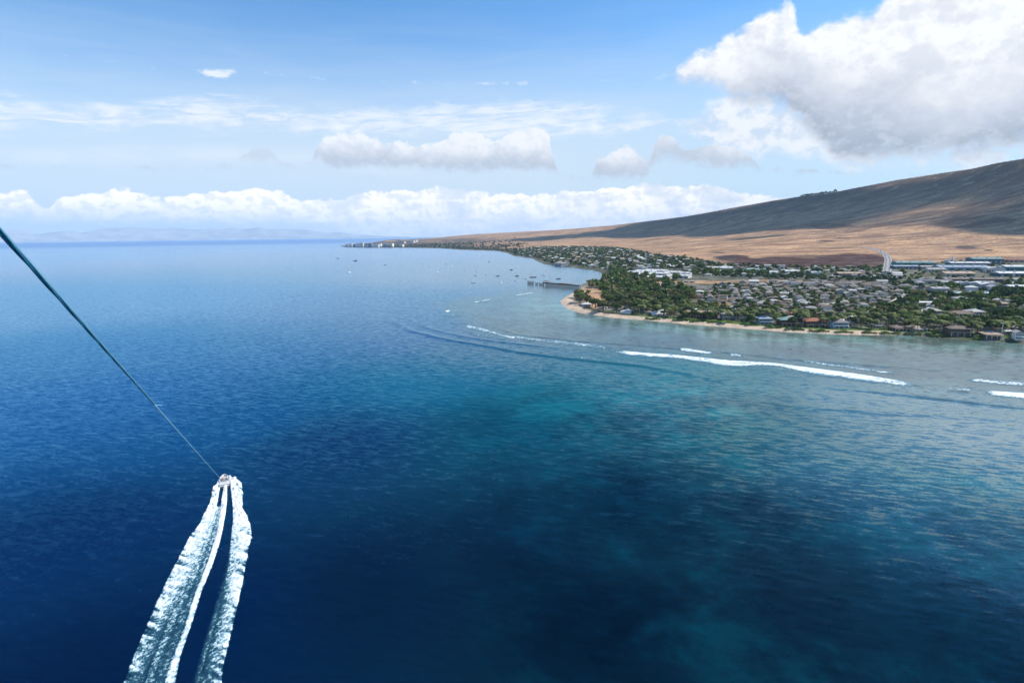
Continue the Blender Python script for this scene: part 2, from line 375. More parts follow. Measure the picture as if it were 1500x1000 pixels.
m, n = mat('ground_earth'); P = wpos(n)
z1 = n.sep(n.attr('zone', 'Vector')); z2 = n.sep(n.attr('zone2', 'Vector'))
a1 = n.noise(P, .012, 6, .6); a2 = n.noise(P, .09, 5, .65); a3 = n.noise(P, .6, 3, .6)
Ps = n.vm('MULTIPLY', P, (.35, 1.6, .35)); a4 = n.noise(Ps, .02, 6, .6)
town_c = n.mix(n.ss(a2, .4, .6), (.135, .115, .08), (.05, .07, .028)); town_c = n.mix(n.ss(n.noise(P, .03, 3), .52, .62)*.7, town_c, (.22, .21, .19))
fld = n.mix(n.ss(a4, .35, .65), (.62, .375, .20), (.38, .225, .13)); fld = n.mix(n.ss(a1, .45, .65)*.55, fld, (.27, .165, .11))
fld = n.mix(n.ss(a2+(a3-.5)*.5, .52, .64)*.8, fld, (.13, .085, .05))
mo = n.noise(n.vm('MULTIPLY', P, (.5, 1.4, .3)), .008, 8, .72); fld = n.mix(n.ss(mo, .49, .58)*.75, fld, (.165, .095, .06)); fld = n.mix(n.ss(mo, .44, .36)*.5, fld, (.56, .38, .23))
tuft = n.vor(P, .07, rand=1.0); fld = n.mix(n.ss(tuft+(a3-.5)*.2, .34, .16)*n.ss(a1, .35, .55)*.75, fld, (.10, .075, .045))
fld = n.mix(n.ss(n.noise(n.vm('MULTIPLY', P, (.25, 2.2, .3)),   .006, 5, .7), .53, .62)*.7, fld, (.15, .10, .075))
scr = n.mix(n.ss(a2+(a1-.5), .4, .6), (.050, .050, .034), (.13, .085, .058))
c = n.mix(z1[0], town_c, fld); c = n.mix(z1[1]*n.ss(a2*.35+a1*.65, .36, .50), c, scr)
redc = n.mix(n.ss(a4+(a2-.5)*.6, .4, .62), (.028, .012, .010), (.085, .034, .024)); c = n.mix(z1[2]*n.ss(a1*.6+a2*.4, .20, .40), c, redc); c = n.mix(z1[2]*n.ss(n.noise(Ps, .05, 4), .58, .66)*.5, c, (.36, .30, .26))
c = n.mix(z2[2]*.85, c, (.045, .035, .035))
c = n.mix(z2[1], c, n.mix(a2, (.05, .10, .02), (.11, .18, .035)))
c = n.mix(z2[0], c, n.mix(n.ss(a2, .35, .65), (.62, .47, .34), (.48, .36, .26)))
bmp = n.node('ShaderNodeBump'); bmp.inputs['Strength'].default_value = 1; bmp.inputs['Distance'].default_value = 2.5; n.put(bmp.inputs['Height'], a2)
princ(m, n, c, .95, .1, E(n, bmp.outputs[0]))
terr = grid_obj('terrain', TX, TY, TZ, m, {'zone': zone, 'zone2': zone2}); tag(terr, 'dry brown hillside and coastal plain rising to the right', kind='structure')

def pick(px, py):
    """photo point -> point on the terrain (nearest hit along the ray)"""
    d = pdir(px, py); hz = math.hypot(d[0], d[1]); u = d[:2]/hz
    ds = np.geomspace(430, 9000, 900); z, sd = terrain(u[0]*ds, u[1]*ds, True)
    ray = H+ds*d[2]/hz; k = np.where((ray <= z) & (ds > 430))[0]
    i = k[0] if len(k) else int(np.argmin(ray-z)); dd = ds[i]
    if i > 0:
        g0 = ray[i-1]-z[i-1]; g1 = ray[i]-z[i]
        if g0 > 0 >= g1: dd = ds[i-1]+(ds[i]-ds[i-1])*g0/(g0-g1)
    x, y = u*dd; return np.array([x, y, float(terrain(np.array([x]), np.array([y]))[0][0])])

# ------------------------------------------------------------------ sea
az_s = np.concatenate([np.arange(-180, -60, 4), np.arange(-60, 60.01, .3), np.arange(62, 181, 4)])
rows_s = np.concatenate([[0.5], np.geomspace(15, 250, 50), np.arange(252, 720, 2.0), np.geomspace(725, 50000, 150)])
SA, SD_ = np.meshgrid(np.radians(az_s), rows_s); SX, SY = SD_*np.sin(SA), SD_*np.cos(SA)
SZ = np.zeros_like(SX)
SPX, SPY = proj(SX, np.maximum(SY, 1), SZ*0)
SWELLS = [([(560,462),(600,484),(640,494),(670,500),(720,508),(760,516),(800,521),(840,526),(900,532),(940,536),(1000,546),(1060,559)], 1.0, 3.2),
          ([(585,462),(620,478),(640,484),(680,493),(728,500),(790,507),(860,513)], .6, 3.0),
          ([(1180,563),(1220,568.5),(1300,576),(1400,587),(1500,598),(1620,612)], .8, 3.0),
          ([(1080,585),(1180,596),(1300,604),(1420,611),(1560,622)], .35, 4.0),
          ([(690,466),(720,478),(760,490),(850,500),(960,508),(1060,516),(1150,526),(1300,538),(1420,548)], .45, 2.5),
          ([(1372,569.5),(1400,572),(1432,574.5)], .9, 2.6)]
near = (SD_ > 240) & (SD_ < 760)
for pl, hgt, wd in SWELLS:
    W = [gnd(*p)[:2] for p in pl]; dd = seg_dist(SX[near], SY[near], W)
    ends = np.minimum(1, np.minimum(np.hypot(SX[near]-W[0][0], SY[near]-W[0][1]), np.hypot(SX[near]-W[-1][0], SY[near]-W[-1][1]))/60)
    SZ[near] += hgt*ends*np.exp(-(dd/wd)**2)
SURF = [(640,444),(672,466),(690,480),(720,490),(760,497),(800,502),(850,508),(900,513),(950,518),(1000,524.5),(1050,530),(1100,534),(1140,534),(1180,542),(1240,550),(1300,558.5),(1370,568.5),(1430,573),(1500,579),(1700,600)]
# water body colour: depth and seabed, with sheen and near darkening painted in
BODY = [(300,357,.001,.04,.19),(0,370,.045,.12,.24),(300,372,.05,.125,.24),(600,400,.05,.13,.22),(760,400,.045,.12,.19),(0,450,.02,.085,.20),(300,450,.025,.09,.21),(100,520,.004,.055,.17),(100,600,.0,.048,.140),(300,620,.0,.046,.135),(100,800,.0002,.022,.092),(300,900,.0002,.018,.078),(100,990,.0002,.016,.070),
        (500,500,.003,.058,.155),(500,650,.0015,.040,.120),(550,850,.001,.025,.078),(650,560,.002,.100,.175),(750,640,.001,.078,.135),(720,800,.0015,.028,.075),(850,580,.003,.125,.165),(950,620,.002,.105,.135),(900,720,.002,.040,.078),(850,900,.001,.022,.055),(1050,640,.002,.115,.13),(1000,560,.008,.13,.155),
        (1100,760,.0015,.030,.060),(1150,900,.001,.026,.058),(1300,650,.030,.095,.11),(1300,760,.003,.055,.090),(1400,860,.002,.038,.075),(1450,980,.001,.026,.056),(1450,700,.020,.10,.12),(1200,600,.03,.09,.10),(1400,620,.06,.11,.12)]
BP = np.array([gnd(b[0], b[1])[:2] for b in BODY]); BL = np.log(np.hypot(BP[:, 0], BP[:, 1])); BA = np.arctan2(BP[:, 0], BP[:, 1])
lx = np.log(np.maximum(SD_, 1)); ax = SA
wsum = 0; body = 0
for i, b in enumerate(BODY):
    w = 1/(((lx-BL[i])/1.0)**2+((ax-BA[i])/.9)**2+.002)**1.6
    wsum = wsum+w; body = body+w[..., None]*np.array(b[2:])*float(np.interp(b[1], [580, 760, 1000], [.95, .55, .42])*(np.interp(b[1], [520, 600], [1, .55]) if 480 < b[0] < 1180 else 1))
body = body/wsum[..., None]
# reflection strength and tint, painted in from place to place
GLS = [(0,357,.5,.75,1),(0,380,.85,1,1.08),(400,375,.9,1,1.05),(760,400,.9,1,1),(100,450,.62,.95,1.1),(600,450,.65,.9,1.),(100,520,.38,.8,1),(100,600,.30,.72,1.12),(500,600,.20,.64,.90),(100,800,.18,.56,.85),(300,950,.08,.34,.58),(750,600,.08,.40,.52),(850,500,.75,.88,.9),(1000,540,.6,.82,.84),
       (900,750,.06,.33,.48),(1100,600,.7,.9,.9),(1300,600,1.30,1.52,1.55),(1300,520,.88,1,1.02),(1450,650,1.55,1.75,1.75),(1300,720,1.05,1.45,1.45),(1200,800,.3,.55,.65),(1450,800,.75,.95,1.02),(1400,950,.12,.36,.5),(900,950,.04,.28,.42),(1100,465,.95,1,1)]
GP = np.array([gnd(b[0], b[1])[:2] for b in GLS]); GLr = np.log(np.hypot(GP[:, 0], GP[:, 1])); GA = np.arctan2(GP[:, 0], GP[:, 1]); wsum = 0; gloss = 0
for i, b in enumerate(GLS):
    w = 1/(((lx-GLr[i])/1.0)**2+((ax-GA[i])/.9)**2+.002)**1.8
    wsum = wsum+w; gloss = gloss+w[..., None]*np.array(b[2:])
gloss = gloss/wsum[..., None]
surfW = [gnd(*p)[:2] for p in SURF]
REEF = surfW + [np.array(c) for c in reversed(coast[18:])]
ins = inside(SX, SY, REEF); sdf = seg_dist(SX, SY, REEF, True); sdr = np.where(ins, sdf, -sdf)
reef = sstep(sdr+(fbm(SX/40, SY/40, 3, 2)-.5)*30, -25, 30)
cdist = seg_dist(SX, SY, coast)
shal = sstep(cdist+(fbm(SX/35, SY/35, 3, 4)-.5)*50, 95, 18)*(SD_ < 2500)*sstep(SPY, 424, 440)
calm = sstep(SD_, 9500, 7000)
m, n = mat('sea_water'); P = wpos(n)
bc = n.attr('body'); zs = n.sep(n.attr('seazone', 'Vector'))
# mottled seabed seen through the water: sand patches and dark reef
pat = n.noise(P, .026, 8, .72, dist=.5); pat2 = n.noise(P, .035, 5, .65)
patm = n.ss(pat*.75+pat2*.25, .49, .64)*zs[2]
bc2 = n.mix(patm*.8, bc, n.vm('ADD', n.vm('MULTIPLY', bc, (1, 1.9, 1.65)), (.0, .012, .015)))
bc2 = n.mix(n.ss(pat*.6+pat2*.4, .52, .40)*zs[2]*.75, bc2, n.vm('MULTIPLY', bc, (.4, .45, .5)))
Pr = n.vm('MULTIPLY', P, (1, .8, 1))
reefc = n.mix(n.ss(n.noise(Pr, .028, 6, .7), .42, .6), (.050, .064, .066), (.068, .112, .112))
shc = n.mix(n.ss(n.noise(Pr, .03, 5, .6), .38, .62), (.075, .095, .065), (.14, .25, .21))
c = n.mix(zs[0], bc2, reefc); c = n.mix(zs[1]*.85, c, shc)
# wave slopes: sums of stretched noises give the surface normal directly
def slopes(ang, stretch, scale, amp, detail=3, rough=.6, seed=0.0):
    ca, sa = math.cos(R_(ang)), math.sin(R_(ang))
    x, y, z = n.sep(P)
    u = (x*ca+y*sa)*(1/stretch); v = y*ca-x*sa
    q = n.noise(n.xyz(u, v, seed), scale, detail, rough) - .5
    q2 = n.noise(n.xyz(u, v, seed+31.7), scale, detail, rough) - .5
    al = q*amp; cr = q2*(amp*.45)
    return cr*ca-al*sa, cr*sa+al*ca      # slope vector: along-wind component across crests
ca = CREST = 24.0
sx1, sy1 = slopes(28, 3.0, .10, .12, 2, .6)
sx2, sy2 = slopes(-18, 3.2, .42, .72, 3, .62, 9.0)
sx3, sy3 = slopes(30, 2.4, 1.5, .50, 3, .6, 17.0)
rough_z = n.ss(n.noise(n.vm('MULTIPLY', P, (.0011, .0036, 0)), 1.0, 5, .6), .35, .62, .8, 1.2)
x_, y_, z_ = n.sep(P)
k = rough_z*n.lin(zs[0], 0.0, 1.0, .66, .50)*n.attr('wavy', 'Fac')
SXn = (sx1+sx2+sx3)*k; SYn = (sy1+sy2+sy3)*k
geo = n.node('ShaderNodeNewGeometry'); NN = E(n, geo.outputs['Normal']); nx, ny, nzz = n.sep(NN)
norm = n.vm('NORMALIZE', n.xyz(nx-SXn, ny-SYn, nzz))
df = n.node('ShaderNodeBsdfDiffuse'); n.put(df.inputs['Color'], c); n.put(df.inputs['Normal'], n.vm('NORMALIZE', n.xyz(nx-SXn*1.5, ny-SYn*1.5, nzz)))
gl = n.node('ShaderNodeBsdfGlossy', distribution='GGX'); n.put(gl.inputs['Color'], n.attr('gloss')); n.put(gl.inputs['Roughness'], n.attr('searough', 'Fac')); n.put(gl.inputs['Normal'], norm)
fr = n.node('ShaderNodeFresnel'); fr.inputs['IOR'].default_value = 1.33; n.put(fr.inputs['Normal'], norm)
ms = n.node('ShaderNodeMixShader'); so_ = n.node('ShaderNodeOutputMaterial')
for a_, b_ in ((fr.outputs[0], ms.inputs[0]), (df.outputs[0], ms.inputs[1]), (gl.outputs[0], ms.inputs[2]), (ms.outputs[0], so_.inputs[0])): m.node_tree.links.new(a_, b_)
searough = np.interp(np.log(np.maximum(SD_, 1)), np.log([100, 400, 1500, 6000, 12000]), [.10, .14, .22, .27, .42])
seazone = np.stack([reef, shal, sstep(SPX+(SD_ < 1)*0, 560, 900)*sstep(SPY, 520, 600)*(SY > 0)*(1-sstep(SPX, 1050, 1200)*sstep(SPY, 760, 660))], -1)
far = 1-calm
body = body*(1-far[..., None]*.0)
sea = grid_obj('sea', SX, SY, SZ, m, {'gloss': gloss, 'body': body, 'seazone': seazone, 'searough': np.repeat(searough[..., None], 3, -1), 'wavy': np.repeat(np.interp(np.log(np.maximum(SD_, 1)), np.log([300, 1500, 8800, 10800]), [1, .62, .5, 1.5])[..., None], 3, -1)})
tag(sea, 'deep blue sea turning teal over the reef', kind='structure')
me = sea.data
# ------------------------------------------------------------------ unseen clouds added above the frame, shaped to shade the mountain
def shade_cloud(name, poly_px, zc, label, holes=(), seed=1, thick=260, grow=0):
    pts = np.array([pick(*p) for p in poly_px]); k_ = (zc-pts[:, 2])/SUNV.z
    Q = pts[:, :2]+k_[:, None]*np.array([SUNV.x, SUNV.y])
    HQ = []
    for (hx, hy, hr) in holes:
        p = pick(hx, hy); kk = (zc-p[2])/SUNV.z; HQ.append((p[0]+kk*SUNV.x, p[1]+kk*SUNV.y, hr))
    x0, y0 = Q.min(0)-300; x1, y1 = Q.max(0)+300; st = 45
    X, Y = np.meshgrid(np.arange(x0, x1, st), np.arange(y0, y1, st))
    sd = seg_dist(X, Y, list(Q), True); sd = np.where(inside(X, Y, list(Q)), sd, -sd)
    for hx, hy, hr in HQ: sd = np.minimum(sd, (np.hypot(X-hx, (Y-hy))-hr)*.26+14)
    sd = sd+(fbm(X/420, Y/420, 5, seed)-.5)*240+grow
    t = np.sqrt(np.clip(sd, 0, 900)/900)
    top = zc+t*thick*(1+1.3*fbm(X/300, Y/300, 4, seed+5)); bot = zc-t*60*(1+fbm(X/200, Y/200, 3, seed+9))
    keep = sd > 0; keep = keep[:-1, :-1] & keep[1:, :-1] & keep[:-1, 1:] & keep[1:, 1:]
    nn = X.size; idx = np.arange(nn).reshape(X.shape)
    q = np.stack([idx[:-1, :-1], idx[:-1, 1:], idx[1:, 1:], idx[1:, :-1]], -1)[keep]
    tt = np.concatenate([t.ravel(), t.ravel()])
    V_ = np.concatenate([np.stack([X, Y, top], -1).reshape(-1, 3), np.stack([X, Y, bot], -1).reshape(-1, 3)])
    faces = np.concatenate([q, q[:, ::-1]+nn])
    used = np.unique(faces); rm = np.full(2*nn, -1); rm[used] = np.arange(len(used))
    o = mesh_obj(name, V_[used], rm[faces].tolist(), CLOUDM, smooth=True); at = o.data.attributes.new('thick', 'FLOAT', 'POINT'); at.data.foreach_set('value', tt[used].astype(np.float32))
    return tag(o, label, 'cloud', kind='stuff')
CLOUDM, n = mat('shade_cloud_white'); princ(CLOUDM, n, (.9, .9, .92), 1.0, 0.0, alpha=n.ss(n.attr('thick', 'Fac'), .03, .42))
shade_cloud('cloud', [(650,357.5),(720,354.5),(790,353.5),(850,348.5),(900,346.5),(980,345.5),(1050,344.5),(1110,339),(1167,335.5),(1230,333.5),(1290,331.5),(1340,328),(1385,328),(1433,337),(1500,343),(1650,350),(1650,200),(1500,222),(1383,243),(1213,272),(1100,290),(1000,306),(930,322),(900,334),(848,341),(796,345.5),(744,351.5)], 5600, 'added unseen cloud shaped to shade the hillside above the town', holes=[(1345,311,150)], seed=3)
shade_cloud('cloud', [(1070,351.5),(1110,349.5),(1150,346),(1178,340),(1160,340),(1120,344),(1075,348.5)], 5600, 'narrow unseen cloud added to shade a streak of the hillside', seed=8, grow=-10)

# ------------------------------------------------------------------ shared builders
def empty(name, loc, rz=0.0, label=None, cat=None, group=None):
    o = bpy.data.objects.new(name, None); COL.objects.link(o); o.location = [float(v) for v in loc]; o.rotation_euler = (0, 0, rz)
    o.empty_display_size = .5
    return tag(o, label, cat, group)
def copy_tree(o, parent=None):
    c = o.copy(); COL.objects.link(c); c.parent = parent
    for ch in list(o.children): copy_tree(ch, c)
    return c
class MB:
    """collects shapes into one mesh"""
    def __init__(s): s.v = []; s.f = []; s.mi = []
    def add(s, V, Fc, mi=0):
        b = len(s.v); s.v += [tuple(map(float, v)) for v in V]; s.f += [tuple(b+i for i in f) for f in Fc]; s.mi += [mi]*len(Fc); return s
    def box(s, x0, x1, y0, y1, z0, z1, mi=0, bottom=False):
        V = [(x0,y0,z0),(x1,y0,z0),(x1,y1,z0),(x0,y1,z0),(x0,y0,z1),(x1,y0,z1),(x1,y1,z1),(x0,y1,z1)]
        return s.add(V, [(4,5,6,7),(0,1,5,4),(1,2,6,5),(2,3,7,6),(3,0,4,7)]+([(3,2,1,0)] if bottom else []), mi)
    def tube(s, pts, rad, k=6, mi=0, cap=True):
        pts = [np.array(p, float) for p in pts]; V = []; n_ = len(pts)
        for i, p in enumerate(pts):
            t = pts[min(i+1, n_-1)]-pts[max(i-1, 0)]; t = t/(np.linalg.norm(t)+1e-9)
            a = np.cross(t, [0, 0, 1]) if abs(t[2]) < .95 else np.cross(t, [1, 0, 0]); a = a/np.linalg.norm(a); b = np.cross(t, a)
            r = rad[i] if hasattr(rad, '__len__') else rad
            for j in range(k):
                q = 2*math.pi*j/k; V.append(p+r*(a*math.cos(q)+b*math.sin(q)))
        Fc = [(i*k+j, i*k+(j+1) % k, (i+1)*k+(j+1) % k, (i+1)*k+j) for i in range(n_-1) for j in range(k)]
        if cap: Fc += [tuple(range(k))[::-1], tuple((n_-1)*k+j for j in range(k))]
        return s.add(V, Fc, mi)
    def hip(s, x0, x1, y0, y1, z0, h, over=.6, mi=0, gable=False, th=.25):
        """hipped or gabled roof with eaves and a thick edge"""
        x0 -= over; x1 += over; y0 -= over; y1 += over
        if x1-x0 >= y1-y0:
            c = (y0+y1)/2; i = 0 if gable else min((y1-y0)/2, (x1-x0)/2-.05); A = (x0+i, c, z0+h); B = (x1-i, c, z0+h)
            V = [(x0,y0,z0),(x1,y0,z0),(x1,y1,z0),(x0,y1,z0),A,B]; Fc = [(0,1,5,4),(1,2,5),(2,3,4,5),(3,0,4)]
        else:
            c = (x0+x1)/2; i = 0 if gable else min((x1-x0)/2, (y1-y0)/2-.05); A = (c, y0+i, z0+h); B = (c, y1-i, z0+h)
            V = [(x0,y0,z0),(x1,y0,z0),(x1,y1,z0),(x0,y1,z0),A,B]; Fc = [(0,1,4),(1,2,5,4),(2,3,5),(3,0,4,5)]
        V += [(x0,y0,z0-th),(x1,y0,z0-th),(x1,y1,z0-th),(x0,y1,z0-th)]
        Fc += [(6,7,1,0),(7,8,2,1),(8,9,3,2),(9,6,0,3),(9,8,7,6)]
        return s.add(V, Fc, mi)
    def build(s, name, m, parent=None, smooth=False):
        return mesh_obj(name, s.v, s.f, m, parent, smooth, s.mi if isinstance(m, (list, tuple)) else None)
def heading(px, py):   # unit vectors along the photo's x axis on the ground there
    a = gnd(px-6, py); b = gnd(px+6, py); d = b-a; return math.atan2(d[1], d[0])

def link(name, me, parent):
    o = bpy.data.objects.new(name, me); COL.objects.link(o); o.parent = parent; return o
# ------------------------------------------------------------------ plants
def leafmat(name, c1, c2):
    m, n = mat(name); P = wpos(n)
    oi = n.node('ShaderNodeObjectInfo'); rnd = E(n, oi.outputs['Random'])
    k = n.noise(P, .35, 4, .6); f = n.ss(k+(rnd-.5)*.35, .35, .65)
    col = n.mix(f, c1, c2)
    p = princ(m, n, col, .75, .2)
    tr = n.node('ShaderNodeBsdfTranslucent'); n.put(tr.inputs[0], col); mx_ = n.node('ShaderNodeMixShader'); mx_.inputs[0].default_value = .22
    o = [q for q in m.node_tree.nodes if q.type == 'OUTPUT_MATERIAL'][0]
    m.node_tree.links.new(p.outputs[0], mx_.inputs[1]); m.node_tree.links.new(tr.outputs[0], mx_.inputs[2]); m.node_tree.links.new(mx_.outputs[0], o.inputs[0])
    return m
LEAF = {'dark': leafmat('leaf_dark', (.032, .064, .020), (.070, .125, .032)), 'mid': leafmat('leaf_mid', (.055, .10, .022), (.12, .18, .036)),
        'bright': leafmat('leaf_bright', (.16, .25, .02), (.30, .40, .03)), 'olive': leafmat('leaf_olive', (.085, .092, .034), (.17, .165, .06)),
        'palm': leafmat('leaf_palm', (.065, .10, .026), (.18, .20, .055)), 'hedge': leafmat('leaf_hedge', (.04, .09, .015), (.10, .19, .03))}
BARK = flat('bark', (.16, .12, .09), .9, .1)
def leaf_cloud(rs, nclump, nleaf, rx, rz, zc, ls, flat_=.6):
    """leaf faces spread through lobed clumps; returns verts, faces"""
    V = []; Fc = []
    cl = []
    for k in range(nclump):
        a = rs.uniform(0, 2*math.pi); q = math.sqrt(rs.uniform(0, 1))*.72
        cl.append((rx*q*math.cos(a), rx*q*math.sin(a), zc+rz*(rs.uniform(-.5, .65)*(1-.5*q)), rx*rs.uniform(.28, .5)))
    for k in range(nleaf):
        c = cl[rs.integers(nclump)]; d = rs.normal(size=3); d[2] = d[2]*.9+.25; d /= np.linalg.norm(d)
        p = np.array(c[:3])+d*c[3]*np.array([1, 1, flat_])*rs.uniform(.75, 1.08)
        nrm = d+rs.normal(size=3)*.45; nrm /= np.linalg.norm(nrm)
        a = np.cross(nrm, rs.normal(size=3)); a /= np.linalg.norm(a); b = np.cross(nrm, a); s = ls*rs.uniform(.6, 1.3)
        i = len(V); V += [p+a*s, p+b*s*.8, p-a*s, p-b*s*.8]; Fc.append((i, i+1, i+2, i+3))
    return V, Fc, cl
def broad_variant(seed, rx, rz, zc, nleaf=420, ls=.75):
    rs = np.random.default_rng(seed); V, Fc, cl = leaf_cloud(rs, 11, nleaf, rx, rz, zc, ls)
    crown = MB().add(V, Fc)
    # inner mass behind the leaves: small faceted lobes
    for (cx, cy, cz, cr) in cl:
        for u in range(3):
            pass
        P = [np.array([cx, cy, cz])+cr*.62*np.array(q)*np.array([1, 1, .6]) for q in ((1,0,0),(0,1,0),(-1,0,0),(0,-1,0),(0,0,1),(0,0,-1))]
        crown.add(P, [(0,1,4),(1,2,4),(2,3,4),(3,0,4),(1,0,5),(2,1,5),(3,2,5),(0,3,5)])
    tr = MB().tube([(0,0,-.5),(.1,0,zc*.3),(.0,.1,zc*.62)], [.5,.38,.28])
    for (cx, cy, cz, cr) in cl[:5]: tr.tube([(0,.05,zc*.5),(cx*.5,cy*.5,zc*.75),(cx*.9,cy*.9,cz)], [.22,.15,.06], 5)
    return crown, tr
def mesh_of(mb, name, mats, smooth=False):
    me = bpy.data.meshes.new(name); me.from_pydata(mb.v, [], mb.f)
    for m_ in (mats if isinstance(mats, (list, tuple)) else [mats]): me.materials.append(m_)
    if len(me.materials) > 1: me.polygons.foreach_set('material_index', mb.mi)
    me.update(); return me
TREEV = {}
for kind in ('dark', 'mid', 'bright', 'olive'):
    TREEV[kind] = []
    for k in range(4):
        cr, tr = broad_variant(100+k+len(kind)*7, 6.0, 3.4+(k % 2)*.8, 7.0+(k % 3), 420)
        TREEV[kind].append((mesh_of(cr, 'crown', LEAF[kind]), mesh_of(tr, 'trunk', BARK)))
def palm_variant(seed):
    rs = np.random.default_rng(seed); h = 10.0; lean = rs.uniform(-1.2, 1.2, 2)
    pts = [(lean[0]*t*t, lean[1]*t*t, -.5+(h+.5)*t) for t in np.linspace(0, 1, 7)]
    tr = MB().tube(pts, [.30,.24,.21,.19,.18,.17,.2], 7); top = np.array(pts[-1]); cr = MB()
    for k in range(20):
        a = 2*math.pi*k/20+rs.uniform(-.15, .15); up = rs.uniform(-.15, .95); L = rs.uniform(2.9, 3.9)
        u = np.array([math.cos(a), math.sin(a), 0]); w = np.array([-math.sin(a), math.cos(a), 0]); prev = None; V = []
        for i, t in enumerate(np.linspace(0, 1, 6)):
            p = top+u*L*t*(1-.12*t)+np.array([0, 0, L*(up*t-(.55+.5*up)*t*t*1.25)])
            wd = .62*math.sin(math.pi*min(1, .15+t*.85))**.6+.05
            V += [p+w*wd-np.array([0, 0, wd*.45]), p, p-w*wd-np.array([0, 0, wd*.45])]
        Fc = []
        for i in range(5):
            b = i*3; Fc += [(b, b+1, b+4, b+3), (b+1, b+2, b+5, b+4)]
        cr.add(V, Fc)
    return mesh_of(cr, 'fronds', LEAF['palm']), mesh_of(tr, 'trunk', flat('palm_bark', (.30, .25, .20), .9, .1))
PALMV = [palm_variant(50+k) for k in range(5)]
def far_tree_mesh(seed, nleaf=46):
    rs = np.random.default_rng(seed); V, Fc, cl = leaf_cloud(rs, 5, nleaf, 6.0, 3.6, 5.0, 2.0, .7)
    mb = MB().add(V, Fc)
    for (cx, cy, cz, cr) in cl:
        P = [np.array([cx, cy, cz])+cr*.7*np.array(q)*np.array([1, 1, .7]) for q in ((1,0,0),(0,1,0),(-1,0,0),(0,-1,0),(0,0,1),(0,0,-1))]
        mb.add(P, [(0,1,4),(1,2,4),(2,3,4),(3,0,4),(1,0,5),(2,1,5),(3,2,5),(0,3,5)])
    mb.tube([(0,0,-1),(0,0,3.4)], [.5,.3], 4)
    return np.array(mb.v), mb.f
FARV = [far_tree_mesh(900+k) for k in range(6)]

# ------------------------------------------------------------------ placement helpers
def scatter(xr, yr, st, jitter=.42, seed=1):
    rs = np.random.default_rng(seed)
    X, Y = np.meshgrid(np.arange(xr[0], xr[1], st), np.arange(yr[0], yr[1], st))
    a = R_(17); X = X+rs.uniform(-jitter, jitter, X.shape)*st; Y = Y+rs.uniform(-jitter, jitter, Y.shape)*st
    return X.ravel(), Y.ravel()
def pxpoly(px, py, poly): return inside(px, py, poly)
DRY = [(1135,412.5,66,2.8),(1010,413.5,62,2.4),(872,438,17,10),(862,427,21,4),(880,413,16,3),(935,412,42,2.2),(1060,446,13,2.2)]
ROADS = [('street', [(1228,471),(1243,466),(1262,458),(1290,449),(1312,440),(1330,429)], 6.5, 'light'), ('street', [(1340,462),(1350,456),(1362,451),(1376,445)], 5.5, 'light'),
         ('street', [(1205,447),(1225,443),(1250,436),(1275,430)], 5.0, 'light'), ('highway', [(1298,402),(1299.5,394),(1301,386),(1301,379),(1297,372),(1289,367.5),(1276,364),(1262,362)], 17, 'grey'),
         ('street', [(1040,433),(1090,437),(1150,446),(1200,455)], 5.0, 'grey'), ('street', [(1000,407),(1080,406.5),(1160,408),(1240,412),(1330,416)], 8.0, 'grey')]
roadW = [[pick(*p) for p in r_[1]] for r_ in ROADS]
BOXES = []     # footprints already taken (x, y, radius)
def free(x, y, r, lst=None, roads=True):
    ok = np.ones(np.shape(x), bool)
    for bx, by, br in (lst if lst is not None else BOXES): ok &= (x-bx)**2+(y-by)**2 > (br+r)**2
    if roads:
        for W, rd in zip(roadW, ROADS): ok &= seg_dist(np.asarray(x, float), np.asarray(y, float), W) > rd[2]/2+r*.6
    return ok

# ------------------------------------------------------------------ roads
ROADM = {'light': flat('pale_concrete', (.46, .42, .36), .9, .2), 'grey': flat('asphalt', (.20, .19, .185), .9, .2)}
PAINT = flat('road_paint', (.75, .75, .70), .7, .2)
def strip(name, W, width, m, dz=.35, n_=6, parent=None, off=0.0):
    P = []
    for i in range(len(W)-1):
        for t in np.linspace(0, 1, n_, endpoint=False): P.append(W[i][:2]*(1-t)+W[i+1][:2]*t)
    P.append(W[-1][:2]); P = np.array(P)
    for _ in range(3): P[1:-1] = (P[:-2]+2*P[1:-1]+P[2:])/4
    T_ = np.gradient(P, axis=0); T_ /= np.linalg.norm(T_, axis=1)[:, None]; Nn = np.stack([-T_[:, 1], T_[:, 0]], -1)
    us = np.linspace(-.5, .5, 5); V = []; 
    Zc = terrain(P[:, 0], P[:, 1])[0]
    X = P[:, 0][:, None]+Nn[:, 0][:, None]*(us*width+off); Y = P[:, 1][:, None]+Nn[:, 1][:, None]*(us*width+off)
    Z = np.maximum(terrain(X, Y)[0], Zc[:, None]-.3)+dz
    o = grid_obj(name, X, Y, Z, m)
    if parent: o.parent = parent
    return o, P
for (nm, pts, wd, k), W in zip(ROADS, roadW):
    o, Pth = strip(nm+'_road', W, wd, ROADM[k], .5); tag(o, kind='structure')
    if nm == 'highway':
        for q in (-1.2, 1.2, -7.6, 7.6):
            o2, _ = strip('lane_marking_road', W, .5, PAINT, .56, off=q); tag(o2, kind='structure')
        HWY = Pth

